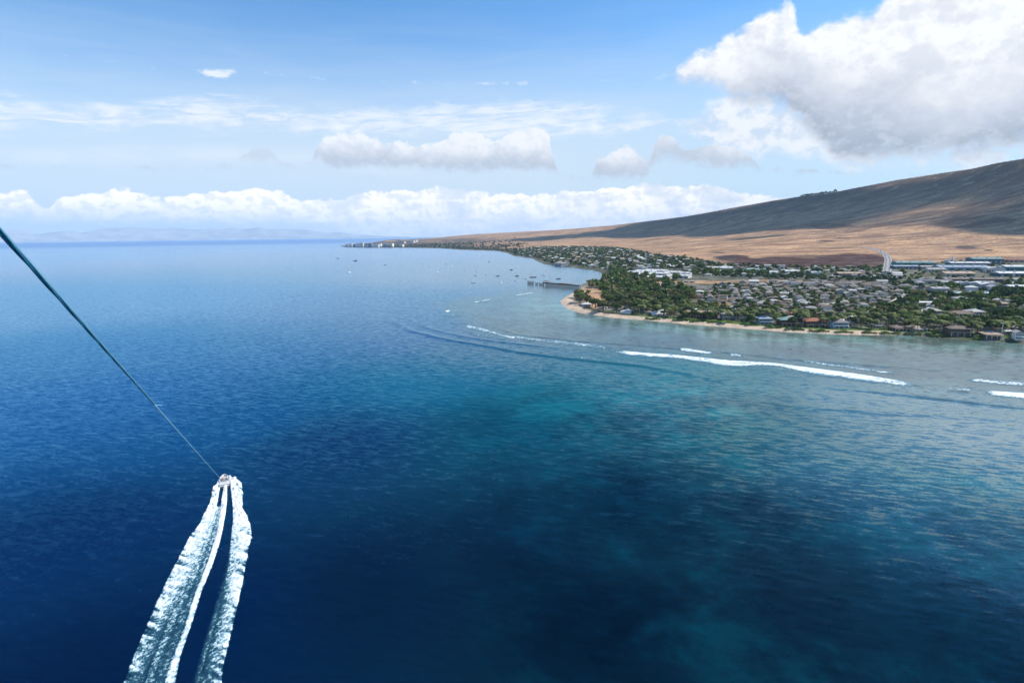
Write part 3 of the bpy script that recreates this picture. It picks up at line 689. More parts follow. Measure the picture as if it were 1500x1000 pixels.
# ------------------------------------------------------------------ buildings
WALLM = {'white': flat('wall_white', (.74, .72, .68)), 'cream': flat('wall_cream', (.62, .54, .42)), 'grey': flat('wall_grey', (.36, .36, .36)), 'blue': flat('wall_blue', (.32, .42, .47)),
         'brown': flat('wall_brown', (.16, .11, .08)), 'tan': flat('wall_tan', (.48, .37, .26)), 'pink': flat('wall_pink', (.60, .38, .30)), 'teal': flat('wall_teal', (.05, .24, .24)), 'navy': flat('wall_navy', (.06, .11, .17)), 'orange': flat('wall_orange', (.55, .28, .15))}
ROOFM = {'grey': flat('roof_grey', (.21, .19, .175), var=.25), 'brown': flat('roof_brown', (.17, .125, .10), var=.25), 'light': flat('roof_light', (.36, .34, .31), var=.25), 'white': flat('roof_white', (.55, .55, .53), var=.25), 'tan': flat('roof_tan', (.38, .28, .20)),
         'tile': flat('roof_tile_red', (.30, .11, .065)), 'teal': flat('roof_teal', (.16, .25, .235)), 'blue': flat('roof_blue', (.28, .34, .40)), 'slate': flat('roof_slate', (.12, .115, .115)), 'green': flat('roof_green', (.36, .47, .42))}
GLASS = flat('window_glass', (.02, .03, .04), .15, .6, .05)
TRIM = flat('trim_white', (.75, .74, .72))
def win_mb(w, d, z0, z1, cnt, side=-1, gap=.45):
    """a row of window panes a few cm proud of a wall facing -y (side=-1) or +y"""
    mb = MB(); st = w/cnt
    for k in range(cnt):
        x = -w/2+st*(k+.5); yy = side*(d/2+.02)
        mb.box(x-st*(1-gap)/2, x+st*(1-gap)/2, min(yy, yy+side*.05), max(yy, yy+side*.05), z0, z1)
    return mb
_wm = {}
def win_each(w, d, z0, z1, cnt, side, gap, parent):
    st = w/cnt; hw = round(st*(1-gap)/2, 2); key = (hw, z1-z0)
    if key not in _wm: _wm[key] = mesh_of(MB().box(-hw, hw, -.03, .03, 0, z1-z0, bottom=True), 'window', GLASS)
    for k in range(cnt):
        o = link('window', _wm[key], parent); o.location = (-w/2+st*(k+.5), side*(d/2+.05), z0)
HOUSEV = []   # variants: (wall mesh, roof mesh builder, window mesh)
def house_meshes(w, d, st, gable, seed):
    rs = np.random.default_rng(seed); h = 2.9*st; wl = MB().box(-w/2, w/2, -d/2, d/2, -1.2, h); rf = MB().hip(-w/2, w/2, -d/2, d/2, h+.14, d*.22, .9, gable=gable)
    if gable: wl.add([(-w/2,-d/2,h),(-w/2,d/2,h),(-w/2,0,h+d*.2),(w/2,-d/2,h),(w/2,d/2,h),(w/2,0,h+d*.2)], [(0,2,1),(3,4,5)])
    w2, d2 = w*.42, d*.55; sx = rs.choice([-1, 1])      # side wing / garage
    x0 = sx*w*.24-w2/2; wl.box(x0, x0+w2, -d/2-d2*.6, -d/2-.003, -1.2, 2.6); rf.hip(x0, x0+w2, -d/2-d2*.6, -d/2+d*.25, 2.74, d2*.3, .5)
    wn = win_mb(w*.94, d, 1.0, 2.2, 4, 1)
    if st > 1:
        for q in (-1, 1):
            v = win_mb(w*.94, d, 3.9, 5.2, 5, q); wn.add(v.v, v.f)
    return wl, rf, wn
HVS = [(15,10,1),(13,10,1),(17,11,1),(13,9.5,2),(11,9,1),(14,11,2)]
HV = [house_meshes(*a) for a in ((15,10,1,False,1),(13,10,1,False,2),(17,11,1,True,3),(13,9.5,2,False,4),(11,9,1,True,5),(14,11,2,True,6))]
_hm = {}
def hmesh(i, wc, rc):
    if (i, wc, rc) not in _hm:
        wl, rf, wn = HV[i]; _hm[(i, wc, rc)] = (mesh_of(wl, 'wall', WALLM[wc]), mesh_of(rf, 'roof', ROOFM[rc]), mesh_of(wn, 'window', GLASS))
    return _hm[(i, wc, rc)]
def put_house(x, y, z, rz, i, wc, rc, label, group, s=.74, windows=False):
    e = empty('house', (x, y, z), rz, label, 'house', group); e.scale = (s, s, s)
    a, b, c = hmesh(i, wc, rc); link('wall', a, e); link('roof', b, e)
    if windows:
        W_, D_, S_ = HVS[i]; win_each(W_*.94, D_, 1.0, 2.2, 4, 1, .45, e)
        if S_ > 1: win_each(W_*.94, D_, 3.9, 5.1, 5, -1, .45, e)
    return e
# --- singled-out houses along the beach and on the point
def big_house(pl, pr, py, st, depth, wc, rc, label, gable=False, lanai=True, name='beach_house', cat='house', rise=.2, wins=6):
    A = pick(pl, py); B = pick(pr, py); w = float(np.hypot(*(B-A)[:2])); a = math.atan2(B[1]-A[1], B[0]-A[0])
    fx, fy = -math.sin(a), math.cos(a); c = (A+B)/2; x, y = c[0]+fx*depth/2, c[1]+fy*depth/2
    z = float(terrain(np.array([x]), np.array([y]))[0][0]); h = 3.0*st
    e = empty(name, (x, y, z), a, label, cat)
    MB().box(-w/2, w/2, -depth/2, depth/2, -1.5, h).build('wall', WALLM[wc], e)
    rf = MB().hip(-w/2, w/2, -depth/2, depth/2, h+.3, depth*rise, 1.1, gable=gable)
    rf.build('roof', ROOFM[rc], e)
    if gable: pass
    for s_ in range(st):
        win_each(w*.95, depth, .8+3*s_, 2.3+3*s_, wins, -1, .3, e)
    MB().box(-.6, .6, -depth/2-.09, -depth/2-.075, 0, 2.2).build('door', WALLM['brown'], e)
    if lanai:
        lm = MB().box(-w/2+.4, w/2-.4, -depth/2-2.6, -depth/2-.1, h-.4 if st > 1 else 2.5, h-.15 if st > 1 else 2.7, bottom=True)
        if st > 1: lm = MB().box(-w/2+.4, w/2-.4, -depth/2-2.4, -depth/2-.1, 2.75, 3.0, bottom=True)
        lm.build('balcony' if st > 1 else 'porch_roof', TRIM if wc != 'brown' else WALLM['tan'], e)
        for k in range(4):
            xx = -w/2+.7+(w-1.4)*k/3; top = 2.74 if st > 1 else 2.49
            MB().box(xx-.12, xx+.12, -depth/2-2.3, -depth/2-2.06, -1.0, top).build('post', TRIM, e)
    BOXES.append((x, y, max(w, depth)*.55)); return e
big_house(956,974,463,1,10,'white','white','low white-roofed bungalow behind the left end of the beach')
big_house(1002,1016,465,2,11,'brown','tan','left one of three brown two-storey beachfront blocks with tan hip roofs', wins=5)
big_house(1018,1033,465.6,2,11,'brown','tan','middle one of three brown two-storey beachfront blocks with tan hip roofs', wins=5)
big_house(1035,1051,466.4,2,12,'brown','tan','right one of three brown two-storey beachfront blocks with tan hip roofs', wins=5)
big_house(1059,1078,468,2,11,'grey','light','grey two-storey house with a pale roof right of the three brown blocks')
big_house(1061,1073,457,1,11,'white','white','small bright white house behind the brown beachfront blocks', lanai=False)
big_house(1112,1131,475,2,12,'blue','blue','two-storey pale blue beach house with blue-grey roof and balcony')
big_house(1144,1165,477,2,13,'brown','teal','dark two-storey beach house under a weathered teal roof')
big_house(1156,1172,462.5,1,12,'tan','tile','house with bright orange-red tile roof among the palms', lanai=False)
big_house(1181,1208,479,2,13,'brown','tile','wide two-storey beach house with white balcony and red-brown roof')
big_house(1220,1243,481,2,11,'blue','grey','long light blue two-storey house with grey roof at the beach')
big_house(1280,1291,480,1,10,'tan','light','small pale house between palms near the right end of the sand')
big_house(1309,1327,484.5,1,11,'brown','brown','low dark house with brown roof just right of the sand')
big_house(1338,1357,485.5,1,12,'tan','tan','low house with flat tan roof behind the dark sea wall')
big_house(1391,1421,491.5,2,16,'brown','brown','large villa with broad dark brown hip roof on the shore')
big_house(1442,1468,496,1,12,'brown','tan','long low house with tan-grey roof on a lawn above the sea wall')
big_house(1470,1485,490,1,9,'white','white','small white-roofed house at the right end of the shore', lanai=False)
big_house(1487,1499,498.5,2,9,'white','light','narrow white gabled house at the far right of the shore', gable=True)
big_house(1392,1427,467.5,2,13,'cream','brown','long two-storey block with brown roof behind the shore palms')
big_house(1362,1379,463,2,14,'grey','light','house with wide pale grey hip roof left of the long brown-roofed block')
big_house(1423,1442,464.5,2,14,'white','light','white two-storey house with pale grey roof right of the long brown-roofed block')
big_house(1461,1476,452,2,13,'tan','tan','tan two-storey house with hip roof among the trees at right')
big_house(1401,1418,444,2,12,'cream','light','cream house with pale hip roof between two dark tree groups')
big_house(907,915,443,3,9,'brown','brown','tall dark brown tiered pavilion beside the bright green tree', lanai=False, rise=.4, wins=3, name='pavilion', cat='pavilion')
big_house(853,865,449,1,9,'white','white','long low white-roofed building on the point near the beach', lanai=False)
big_house(875,883,449.5,1,8,'cream','white','small cream building among the trees of the point', lanai=False)
big_house(722+90,724+98,391.2,3,22,'grey','light','square grey and orange waterfront building across the bay', lanai=False, name='waterfront_building', cat='building')
big_house(1340,1372,446.5,1,9,'white','white','long white shed roof beside the diagonal street', lanai=False, gable=True, name='shed', cat='shed', rise=.12)

def warehouse(pl, pr, py, h, depth, wc, rc, label, name='warehouse', cat='warehouse', bays=6):
    A = pick(pl, py); B = pick(pr, py); w = float(np.hypot(*(B-A)[:2])); a = math.atan2(B[1]-A[1], B[0]-A[0])
    fx, fy = -math.sin(a), math.cos(a); c = (A+B)/2; x, y = c[0]+fx*depth/2, c[1]+fy*depth/2
    e = empty(name, (x, y, c[2]), a, label, cat)
    wl = MB().box(-w/2, w/2, -depth/2, depth/2, -2.5, h)
    wl.add([(-w/2,-depth/2,h),(-w/2,depth/2,h),(-w/2,0,h+depth*.07),(w/2,-depth/2,h),(w/2,depth/2,h),(w/2,0,h+depth*.07)], [(0,2,1),(3,4,5)])
    wl.build('wall', WALLM[wc], e)
    rf = MB().hip(-w/2, w/2, -depth/2, depth/2, h+.25, depth*.085, .8, gable=True, th=.5); rfo = rf.build('roof', ROOFM[rc], e)
    for k in range(max(2, int(w/18))):
        xx = -w/2+w*(k+.6)/max(2, int(w/18)); MB().box(xx-1.6, xx+1.6, -depth*.2-1.2, -depth*.2+1.2, h+depth*.03, h+depth*.085+1.4).build('roof_vent', TRIM, rfo)
    for k in range(bays):
        xx = -w/2+w*(k+.5)/bays; MB().box(xx-w/bays*.28, xx+w/bays*.28, -depth/2-.12, -depth/2-.02, 0, h*.62).build('loading_door', WALLM['navy'] if wc != 'navy' else WALLM['grey'], e)
    BOXES.append((x, y, max(w*.5, depth*.5)*.8)); 
    if w > depth*1.7:
        for q in (-.33, .33): BOXES.append((x+q*w*math.cos(a), y+q*w*math.sin(a), depth*.6))
    return e
WH = [(1314,1371,388.5,6,40,'teal','teal','long warehouse with pale teal roof right of the highway'),(1310,1346,394,6,26,'navy','blue','blue-roofed warehouse below the teal one beside the highway'),(1350,1372,394.5,6,22,'tan','light','tan warehouse between the blue-roofed sheds'),
 (1425,1470,386.5,12,45,'navy','teal','dark teal hangar at the back of the industrial area'),(1393,1451,389,6,34,'navy','white','long dark warehouse with white roof in front of the dark teal hangar'),(1376,1449,396,7,40,'blue','blue','very long pale blue warehouse in the middle of the industrial area'),
 (1448,1472,399.5,9,30,'white','white','bright white block with tall doors right of the pale blue warehouse'),(1473,1512,397,9,34,'teal','white','teal warehouse with white roof at the right edge'),(1464,1515,405,6,34,'navy','white','long low warehouse with white roof below the teal one'),
 (1385,1429,405,6,34,'cream','tan','cream warehouse with tan roof below the pale blue one'),(1360,1386,398.5,6,28,'cream','light','pale warehouse at the left of the tan-roofed one'),(1437,1462,424,8,34,'grey','white','grey hall with sparkling white roof panels behind the long hedge'),
 (1404,1422,419,5,20,'white','white','small white-roofed hall left of the grey hall'),(1367,1391,429.5,7,22,'grey','light','grey two-storey block with pale flat roof left of the long hedge'),(1390,1455,433.5,4,18,'grey','green','very long low block with pale green roof beside the hedge'),
 (1480,1520,426.5,7,22,'navy','white','navy hall with white roof at the right edge above the hedge'),(1383,1470,413,5,24,'brown','brown','very long brown-roofed row below the warehouses'),(1338,1396,415.5,5,22,'grey','slate','long slate-roofed row below the highway end'),(1470,1515,384,6,30,'pink','tile','reddish shed at the back right of the industrial area'),
 (1035,1073,396,6,30,'white','white','long white flat-roofed hall below the dark quarry pit'),(1092,1117,400.5,7,36,'cream','green','pale green-roofed store left of the car park'),(1151,1175,400.5,5,26,'cream','white','low cream store at the right of the car park'),(1190,1205,403,5,24,'white','white','small white hall above the houses'),(1228,1262,404,5,26,'tan','tan','tan hall behind the packed houses')]
for a in WH: warehouse(*a)
# the white-roofed shopping centre: rows of parallel long roofs
k = 0
for (pl, pr, py) in ((918,942,402),(930,958,400.4),(944,972,399.6),(926,948,405.2),(950,976,404),(974,996,402.4),(948,978,409.5),(980,1008,407.6),(996,1012,404.6)):
    warehouse(pl, pr, py, 5.5, 26, 'cream' if k == 6 else 'white', 'white', ['leftmost white roof of the shopping centre','white shopping centre roof behind the leftmost one','rearmost white roof of the shopping centre','white shopping centre roof in front of the leftmost one','central white roof of the shopping centre','white shopping centre roof right of the central one','frontmost shopping centre hall with cream wall','front right white roof of the shopping centre','rightmost white roof of the shopping centre'][k], name='shopping_hall', cat='store', bays=4); k += 1
for px_, py_, lb in ((1005,414,'left of two small white huts on the dry strip'), (1014,414.2,'right of two small white huts on the dry strip')): big_house(px_-3.6, px_+3.6, py_, 1, 7, 'white', 'light', lb, lanai=False, name='hut', cat='hut', wins=2)
# church spire
c = pick(1389, 385); e = empty('church', c, .3, 'small white church with slender spire behind the warehouses', 'church')
MB().box(-5,5,-8,8,-1,6).build('wall', WALLM['white'], e); MB().hip(-5,5,-8,8,6.1,3,.5,gable=True).build('roof', ROOFM['light'], e)
MB().box(-1.8,1.8,-11.6,-8.01,-1,10).build('tower', WALLM['white'], e); MB().add([(-2,-12,10.01),(2,-12,10.01),(2,-8,10.01),(-2,-8,10.01),(0,-10,22)], [(0,1,4),(1,2,4),(2,3,4),(3,0,4)]).build('spire', WALLM['white'], e)
BOXES.append((c[0], c[1], 12))
# hotels on the far point
HOT = [(503,508,361.6,24,'cream'),(509,513,361.8,30,'white'),(515,519,361.8,26,'navy'),(519,524,362,34,'white'),(525,530,362,38,'cream'),(531,537,362.2,34,'pink'),(537,542,362.2,36,'navy'),(543,552,362.4,24,'cream'),(552,556,362.2,32,'white'),(558,566,362.2,30,'blue'),(567,573,362.2,34,'cream'),(583,588,362.2,24,'cream'),(576,590,357,26,'pink'),(592,604,355.8,24,'cream'),(598,608,354.6,22,'white')]
HOTM = {'cream': flat('hotel_cream', (.86,.80,.68)), 'white': flat('hotel_white', (.88,.87,.84)), 'pink': flat('hotel_pink', (.70,.56,.48)), 'navy': flat('hotel_dark', (.20,.24,.32)), 'blue': flat('hotel_blue', (.42,.50,.58))}
for i, (pl, pr, py, h, wc) in enumerate(HOT):
    A = pick(pl, py); B = pick(pr, py); w = max(20, float(np.hypot(*(B-A)[:2]))); a = math.atan2(B[1]-A[1], B[0]-A[0]); c = (A+B)/2; dep = 26
    c[:2] += np.array([-math.sin(a), math.cos(a)])*30; c[2] = float(terrain(c[:1], c[1:2])[0][0])
    words = ['cream','white','dark'][0]
    e = empty('hotel', c, a, f"{ {'navy':'dark','pink':'pinkish','blue':'bluish'}.get(wc, wc)} hotel block on the distant point, number of storeys high, {['at the very tip','second from the tip','third from the tip','fourth from the tip','fifth from the tip','in the tallest cluster','beside the tallest cluster','low and wide','slim, right of the low wide one','wide, on the waterfront','right end of the main row','alone among trees','behind the row on the rise','upper hillside, long','upper hillside, last'][i]}".replace('number of storeys high, ', ''), 'hotel', 'hotels on the far point')
    MB().box(-w/2, w/2, -dep/2, dep/2, -4, h).build('wall', HOTM[wc], e)
    MB().box(-w/2-.4, w/2+.4, -dep/2-.4, dep/2+.4, h+.01, h+1.2).box(-w*.15, w*.15, -5, 5, h+1.21, h+5).build('roof', ROOFM['light'], e)
    for fl in range(3, int(h)-3, 6): MB().box(-w*.47, w*.47, -dep/2-.35, -dep/2-.05, fl, fl+2.2).build('window_band', GLASS, e)
    BOXES.append((c[0], c[1], w*.5))

# ------------------------------------------------------------------ scattered houses
ZB = [(1010,426),(1060,417.5),(1130,415.5),(1205,414),(1300,417),(1345,424),(1332,440),(1290,452),(1240,468),(1195,466),(1120,456),(1075,446),(1010,437)]
ZR = [(1330,431),(1500,436),(1560,440),(1600,500),(1500,500),(1360,490),(1240,484),(1243,468),(1290,455),(1325,445)]
ZS = [(930,445),(985,447),(1090,450),(1200,467),(1240,470),(1235,486),(1150,482),(1000,469),(930,462)]   # strip behind the beach
ZM = [(1000,384),(1062,389),(1200,392.5),(1300,392),(1320,410),(1560,412),(1560,436),(1330,424),(1240,413),(1205,412),(1060,407),(1010,402)]
ZL = [(742,371),(770,364),(800,362.2),(850,361.8),(905,363.5),(935,368.5),(965,375),(1005,379),(1060,389),(1060,398),(1000,396),(920,393),(905,410),(885,404),(880,398),(850,393),(800,386.5),(770,377)]
ZP = [(820,442),(835,431),(850,424),(856,413),(882,396),(905,398),(930,406),(1000,407),(1000,424),(1020,440),(985,448),(930,463),(880,461),(840,453)]
GX, GY = scatter((-300, 3200), (250, 3800), 18.5, .16, 11)
rs = np.random.default_rng(5)
def cand(st, jit, seed, xr=(-400, 3600), yr=(250, 4600), tilt=-.35):
    X, Y = scatter((-5000, 5000), (-5000, 6000), st, jit, seed); c, s = math.cos(tilt), math.sin(tilt)
    X, Y = X*c-Y*s, X*s+Y*c; k = (X > xr[0]) & (X < xr[1]) & (Y > yr[0]) & (Y < yr[1]) & (np.degrees(np.arctan2(X, Y)) > -20) & (np.degrees(np.arctan2(X, Y)) < 46); X, Y = X[k], Y[k]
    Z, sd = terrain(X, Y); px, py = proj(X, Y, Z); return X, Y, Z, sd, px, py
def notdry(px, py):
    ok = np.ones(px.shape, bool)
    for cx, cy, rx, ry in DRY: ok &= ((px-cx)/rx)**2+((py-cy)/ry)**2 > .85
    return ok
HS = []
def add_houses(zone, st, keep, seed, cols, tag_, jit=.14, tilt=-.35):
    X, Y, Z, sd, px, py = cand(st, jit, seed, tilt=tilt)
    k = inside(px, py, zone) & (sd > 30) & notdry(px, py) & (rng.uniform(0, 1, X.shape) < keep)
    X, Y, Z, px, py = X[k], Y[k], Z[k], px[k], py[k]; k = free(X, Y, 6); 
    for x, y, z in zip(X[k], Y[k], Z[k]):
        wc, rc = cols[rs.integers(len(cols))]; hs_ = rs.uniform(); wc = 'white' if hs_ < .12 else wc; rc = 'light' if .12 < hs_ < .24 else 'white' if .24 < hs_ < .28 else rc; HS.append((float(np.hypot(x, y)), float(x), float(y), float(z), tilt+rs.choice([0, math.pi/2, math.pi, -math.pi/2])+rs.normal()*.06, int(rs.integers(len(HV))), wc, rc, tag_))
add_houses(ZB, 17.5, .90, 3, [('cream','grey'),('white','grey'),('tan','brown'),('cream','brown'),('grey','slate'),('cream','brown'),('pink','brown'),('white','light'),('tan','grey'),('grey','grey')], 'packed', .16)
add_houses(ZR, 30, .66, 4, [('white','light'),('grey','grey'),('tan','grey'),('cream','brown'),('grey','light'),('tan','slate')], 'garden', .25)
add_houses(ZS, 27, .75, 6, [('white','white'),('cream','light'),('tan','brown'),('grey','grey'),('white','light')], 'strip', .25)
add_houses(ZM, 36, .62, 7, [('white','white'),('cream','light'),('grey','grey'),('tan','brown'),('white','light'),('cream','grey')], 'middle', .25)
add_houses(ZP, 34, .42, 8, [('white','white'),('cream','light'),('grey','grey')], 'point', .25)
add_houses(ZL, 34, .62, 9, [('white','light'),('cream','light'),('grey','grey'),('tan','tan'),('white','white'),('tan','brown'),('pink','tan')], 'left', .3, .2)
HS.sort(key=lambda h: h[0])
ZN = {'packed': 'in the packed rows of houses behind the beach', 'garden': 'among the garden trees at the right', 'strip': 'in the strip of palms just behind the beach', 'middle': 'on the far side of the packed rows', 'point': 'under the trees of the point', 'left': 'in the tree-filled town across the bay'}
RN = {'grey': 'grey', 'brown': 'brown', 'slate': 'dark slate', 'light': 'pale', 'white': 'white', 'tan': 'tan'}
WN = {'white': 'white', 'cream': 'cream', 'grey': 'grey', 'tan': 'tan', 'pink': 'pink'}
for h in HS[:300]:
    _, x, y, z, rz, i, wc, rc, zt = h
    put_house(x, y, z, rz, i, wc, rc, s=rs.uniform(.6, .9), label=f'small {WN[wc]} house with {RN[rc]} roof {ZN[zt]}', group=f'{WN[wc]} {RN[rc]}-roofed houses {ZN[zt]}', windows=h[0] < 850)
allH = [(h[1], h[2], 7.0) for h in HS]
# everything farther: one mesh
V_, F_, MI = [], [], []; mats_ = list(WALLM.values())+list(ROOFM.values()); mi_ = {m_.name: k for k, m_ in enumerate(mats_)}; base = 0
for h in HS[300:]:
    _, x, y, z, rz, i, wc, rc, zt = h; c_, s_ = math.cos(rz), math.sin(rz)
    for mb, mt in ((HV[i][0], WALLM[wc]), (HV[i][1], ROOFM[rc])):
        A = np.array(mb.v)*1.1; A = np.stack([x+A[:, 0]*c_-A[:, 1]*s_, y+A[:, 0]*s_+A[:, 1]*c_, z+A[:, 2]], -1); V_.append(A); F_ += [tuple(q+base for q in f) for f in mb.f]; MI += [mi_[mt.name]]*len(mb.f); base += len(A)
if V_: tag(mesh_obj('distant_houses', np.concatenate(V_), F_, mats_, midx=MI), kind='stuff')

# ------------------------------------------------------------------ trees
TS = []
def add_trees(zone, st, keep, seed, kinds, rad, tag_, jit=.42, sdmin=22, sdmax=1e9, hfree=3.0, xr=(-400, 3600), yr=(250, 4600), test=None, cap=None):
    X, Y, Z, sd, px, py = cand(st, jit, seed, xr, yr, .1)
    k = (sd > sdmin) & (sd < sdmax) & notdry(px, py) & (rng.uniform(0, 1, X.shape) < keep)
    if zone is not None: k &= inside(px, py, zone)
    if test is not None: k &= test(px, py, sd)
    X, Y, Z, px, py = X[k], Y[k], Z[k], px[k], py[k]; k = free(X, Y, 1.5)
    hx = np.array(allH)
    for x, y, z in zip(X[k], Y[k], Z[k]):
        if hfree and ((hx[:, 0]-x)**2+(hx[:, 1]-y)**2).min() < (hfree+5)**2: continue
        TS.append((float(np.hypot(x, y)), float(x), float(y), float(z), kinds[rs.integers(len(kinds))], rs.uniform(*rad), tag_))
add_trees(ZP, 15, .72, 21, ['mid','mid','dark','olive','olive','mid'], (.8, 1.7), 'point', hfree=1)
add_trees(ZS, 12.5, .72, 22, ['dark','mid','mid','olive','mid'], (.6, 1.1), 'strip', hfree=-1)
add_trees(ZR, 14, .78, 23, ['dark','mid','dark','mid','mid','olive'], (.6, 1.4), 'garden', hfree=0)
add_trees(ZB, 10.5, .62, 24, ['dark','mid','dark','olive','mid'], (.34, .8), 'packed', hfree=-1.2)
add_trees(ZM, 19, .66, 25, ['dark','dark','mid','mid'], (.6, 1.2), 'middle')
add_trees(ZL, 21, .80, 26, ['dark','dark','mid','olive'], (.7, 1.35), 'left')
add_trees([(1465,428),(1600,431),(1600,441),(1500,440),(1456,435)], 11, .95, 27, ['dark'], (1.1, 1.4), 'hedge', hfree=0)
add_trees([(1383,452),(1432,450),(1440,458),(1385,460)], 12, .95, 28, ['dark','mid'], (1.0, 1.4), 'grove', hfree=0)
add_trees([(930,398),(905,410),(890,412),(885,398)], 15, .9, 29, ['dark','mid'], (1.0, 1.5), 'point', hfree=0)
add_trees([(1060,404),(1180,405),(1320,410),(1320,414),(1200,411),(1060,408)], 18, .7, 30, ['dark'], (.8, 1.2), 'middle')
add_trees([(1000,396),(1130,400),(1130,404),(1000,404)], 22, .7, 31, ['dark','mid'], (.9, 1.4), 'middle')
TS.append((float(np.hypot(*pick(921, 441)[:2])), *map(float, pick(921, 441)), 'bright', 1.35, 'lime'))
add_trees([(1310,386),(1600,380),(1600,415),(1330,414)], 24, .5, 33, ['dark','mid','olive'], (.5, .9), 'sheds', hfree=2)
TS.sort(key=lambda t: t[0])
TNm = {'sheds': 'between the warehouses', 'point': 'on the grassy point', 'strip': 'in the strip just behind the beach', 'garden': 'between the garden houses at the right', 'packed': 'between the packed rows of houses', 'middle': 'behind the packed rows of houses', 'left': 'in the town across the bay', 'hedge': 'in the long dark row at the right edge', 'grove': 'in the dense grove between the pale-roofed houses'}
TKn = {'dark': 'dark green', 'mid': 'mid green', 'olive': 'olive brown-green', 'bright': 'bright'}
near = TS[:300]; farT = TS[300:]
for t in near:
    _, x, y, z, kd, s, tg = t
    lb = 'bright lime green tree beside the dark pavilion' if tg == 'lime' else f'{TKn[kd]} broad tree {TNm[tg]}'
    e = empty('broadleaf_tree', (x, y, z-.2), rs.uniform(0, 6.28), lb, 'tree', None if tg == 'lime' else f'{TKn[kd]} trees {TNm[tg]}')
    zs_ = s*rs.uniform(.8, 1.1) if tg != 'hedge' else s*.95; e.scale = (s, s, min(zs_, 1.3))
    a, b = TREEV[kd][rs.integers(4)]; link('crown', a, e); link('trunk', b, e)
# palms
PS = []
def add_palms(zone, st, keep, seed, tg, sdr=(18, 1e9)):
    X, Y, Z, sd, px, py = cand(st, .45, seed)
    k = inside(px, py, zone) & (sd > sdr[0]) & (sd < sdr[1]) & notdry(px, py) & (rng.uniform(0, 1, X.shape) < keep)
    for x, y, z in zip(X[k], Y[k], Z[k]): PS.append((x, y, z, tg))
BS = [(925,440),(1000,452),(1100,462),(1240,470),(1380,470),(1600,480),(1600,540),(1500,506),(1360,496),(1240,492),(1000,476),(925,470)]
add_palms(BS, 11, .60, 41, 'along the shore', (20, 85)); add_palms(BS, 17, .35, 42, 'inland of the shore', (85, 170)); add_palms(ZR, 34, .3, 43, 'among the garden houses at the right', (170, 1e9))
add_palms([(1320,470),(1600,480),(1600,540),(1500,506),(1320,495)], 9, .6, 45, 'along the shore', (14, 46))
print('palms', len(PS)); PS.sort(key=lambda p: 0 if 'shore' in p[3] and 'inland' not in p[3] else 1)
PS = PS[:300]
for x, y, z, tg in PS:
    e = empty('palm_tree', (x, y, z-.2), rs.uniform(0, 6.28), f'tall coconut palm with drooping fronds {tg}', 'palm tree', f'coconut palms {tg}'); s = rs.uniform(.9, 1.45); e.scale = (s*1.25, s*1.25, s*rs.uniform(.85, 1.1))
    a, b = PALMV[rs.integers(5)]; link('fronds', a, e); link('trunk', b, e)
# hedges and beach shrubs
HG = [(945,968,467.2),(985,1008,469.6),(1010,1032,471),(1036,1056,472.4),(1090,1112,476.6),(1120,1146,480),(1150,1178,482.8),(1185,1215,485),(1222,1250,486.6),(1262,1284,487.6),(1288,1318,488.4),(1325,1350,489.8),(1362,1385,492.2),(1425,1440,496.4)]
for i, (pl, pr, py) in enumerate(HG):
    A = pick(pl, py); B = pick(pr, py); w = float(np.hypot(*(B-A)[:2])); a = math.atan2(B[1]-A[1], B[0]-A[0]); c = (A+B)/2; r2 = np.random.default_rng(700+i); mb = MB()
    for k in range(int(w*26)):
        x = r2.uniform(-w/2, w/2); hh = 1.3+.9*math.sin(x*.5+i)+r2.uniform(-.3, .3); p = np.array([x, r2.normal()*1.6, r2.uniform(.1, max(.5, hh))]); d = r2.normal(size=3); d[2] = abs(d[2])+.4; d /= np.linalg.norm(d)
        u = np.cross(d, r2.normal(size=3)); u /= np.linalg.norm(u); v = np.cross(d, u); s = r2.uniform(.3, .7); mb.add([p+u*s, p+v*s, p-u*s, p-v*s], [(0,1,2,3)])
    o = mb.build('hedge', LEAF['hedge'] if i % 3 else LEAF['mid']); o.location = c; o.rotation_euler = (0, 0, a)
    tag(o, f"low bright green hedge along the sand, {['left of the beach bungalow','left of the brown blocks','below the left brown block','below the right brown block','left of the blue beach house','below the blue beach house','below the teal-roofed house','below the red-brown roofed house','below the long light blue house','at the end of the sand','below the low dark house','below the flat tan roof','left of the large villa','right of the large villa'][i]}", 'hedge', 'hedges along the beach')
# far trees: one mesh
X, Y, Z, sd, px, py = cand(46, .45, 51, (-3200, 1500), (3000, 9000), .1)
k = (sd > 20) & (px > 500) & (px < 775) & (((py > np.interp(px, [560,640,700,760], [340,344,351,353])) & (rng.uniform(0, 1, X.shape) < np.interp(px, [500,640,690,730,775], [.97,.92,.62,.25,.08]))) | ((sd < 130)&(rng.uniform(0,1,X.shape)<.8)))
for x, y, z in zip(X[k], Y[k], Z[k]): farT.append((0, x, y, z, 'dark', rs.uniform(.9, 1.7), 'far'))
X, Y, Z, sd, px, py = cand(26, .45, 52, (-2600, 900), (1500, 8000), .1)
k = (sd > 15) & (sd < 75) & (px > 500) & (px < 800) & (rng.uniform(0, 1, X.shape) < .8)
for x, y, z in zip(X[k], Y[k], Z[k]): farT.append((0, x, y, z, 'dark', rs.uniform(.6, 1.1), 'far'))
X, Y, Z, sd, px, py = cand(75, .45, 53, (-2600, 900), (3000, 8000), .1)   # rows on the far rise and near the ridge
k = (px > 640) & (px < 775) & (py > 345) & (py < 352) & (rng.uniform(0, 1, X.shape) < .35)
for x, y, z in zip(X[k], Y[k], Z[k]): farT.append((0, x, y, z, 'dark', rs.uniform(.7, 1.3), 'far'))
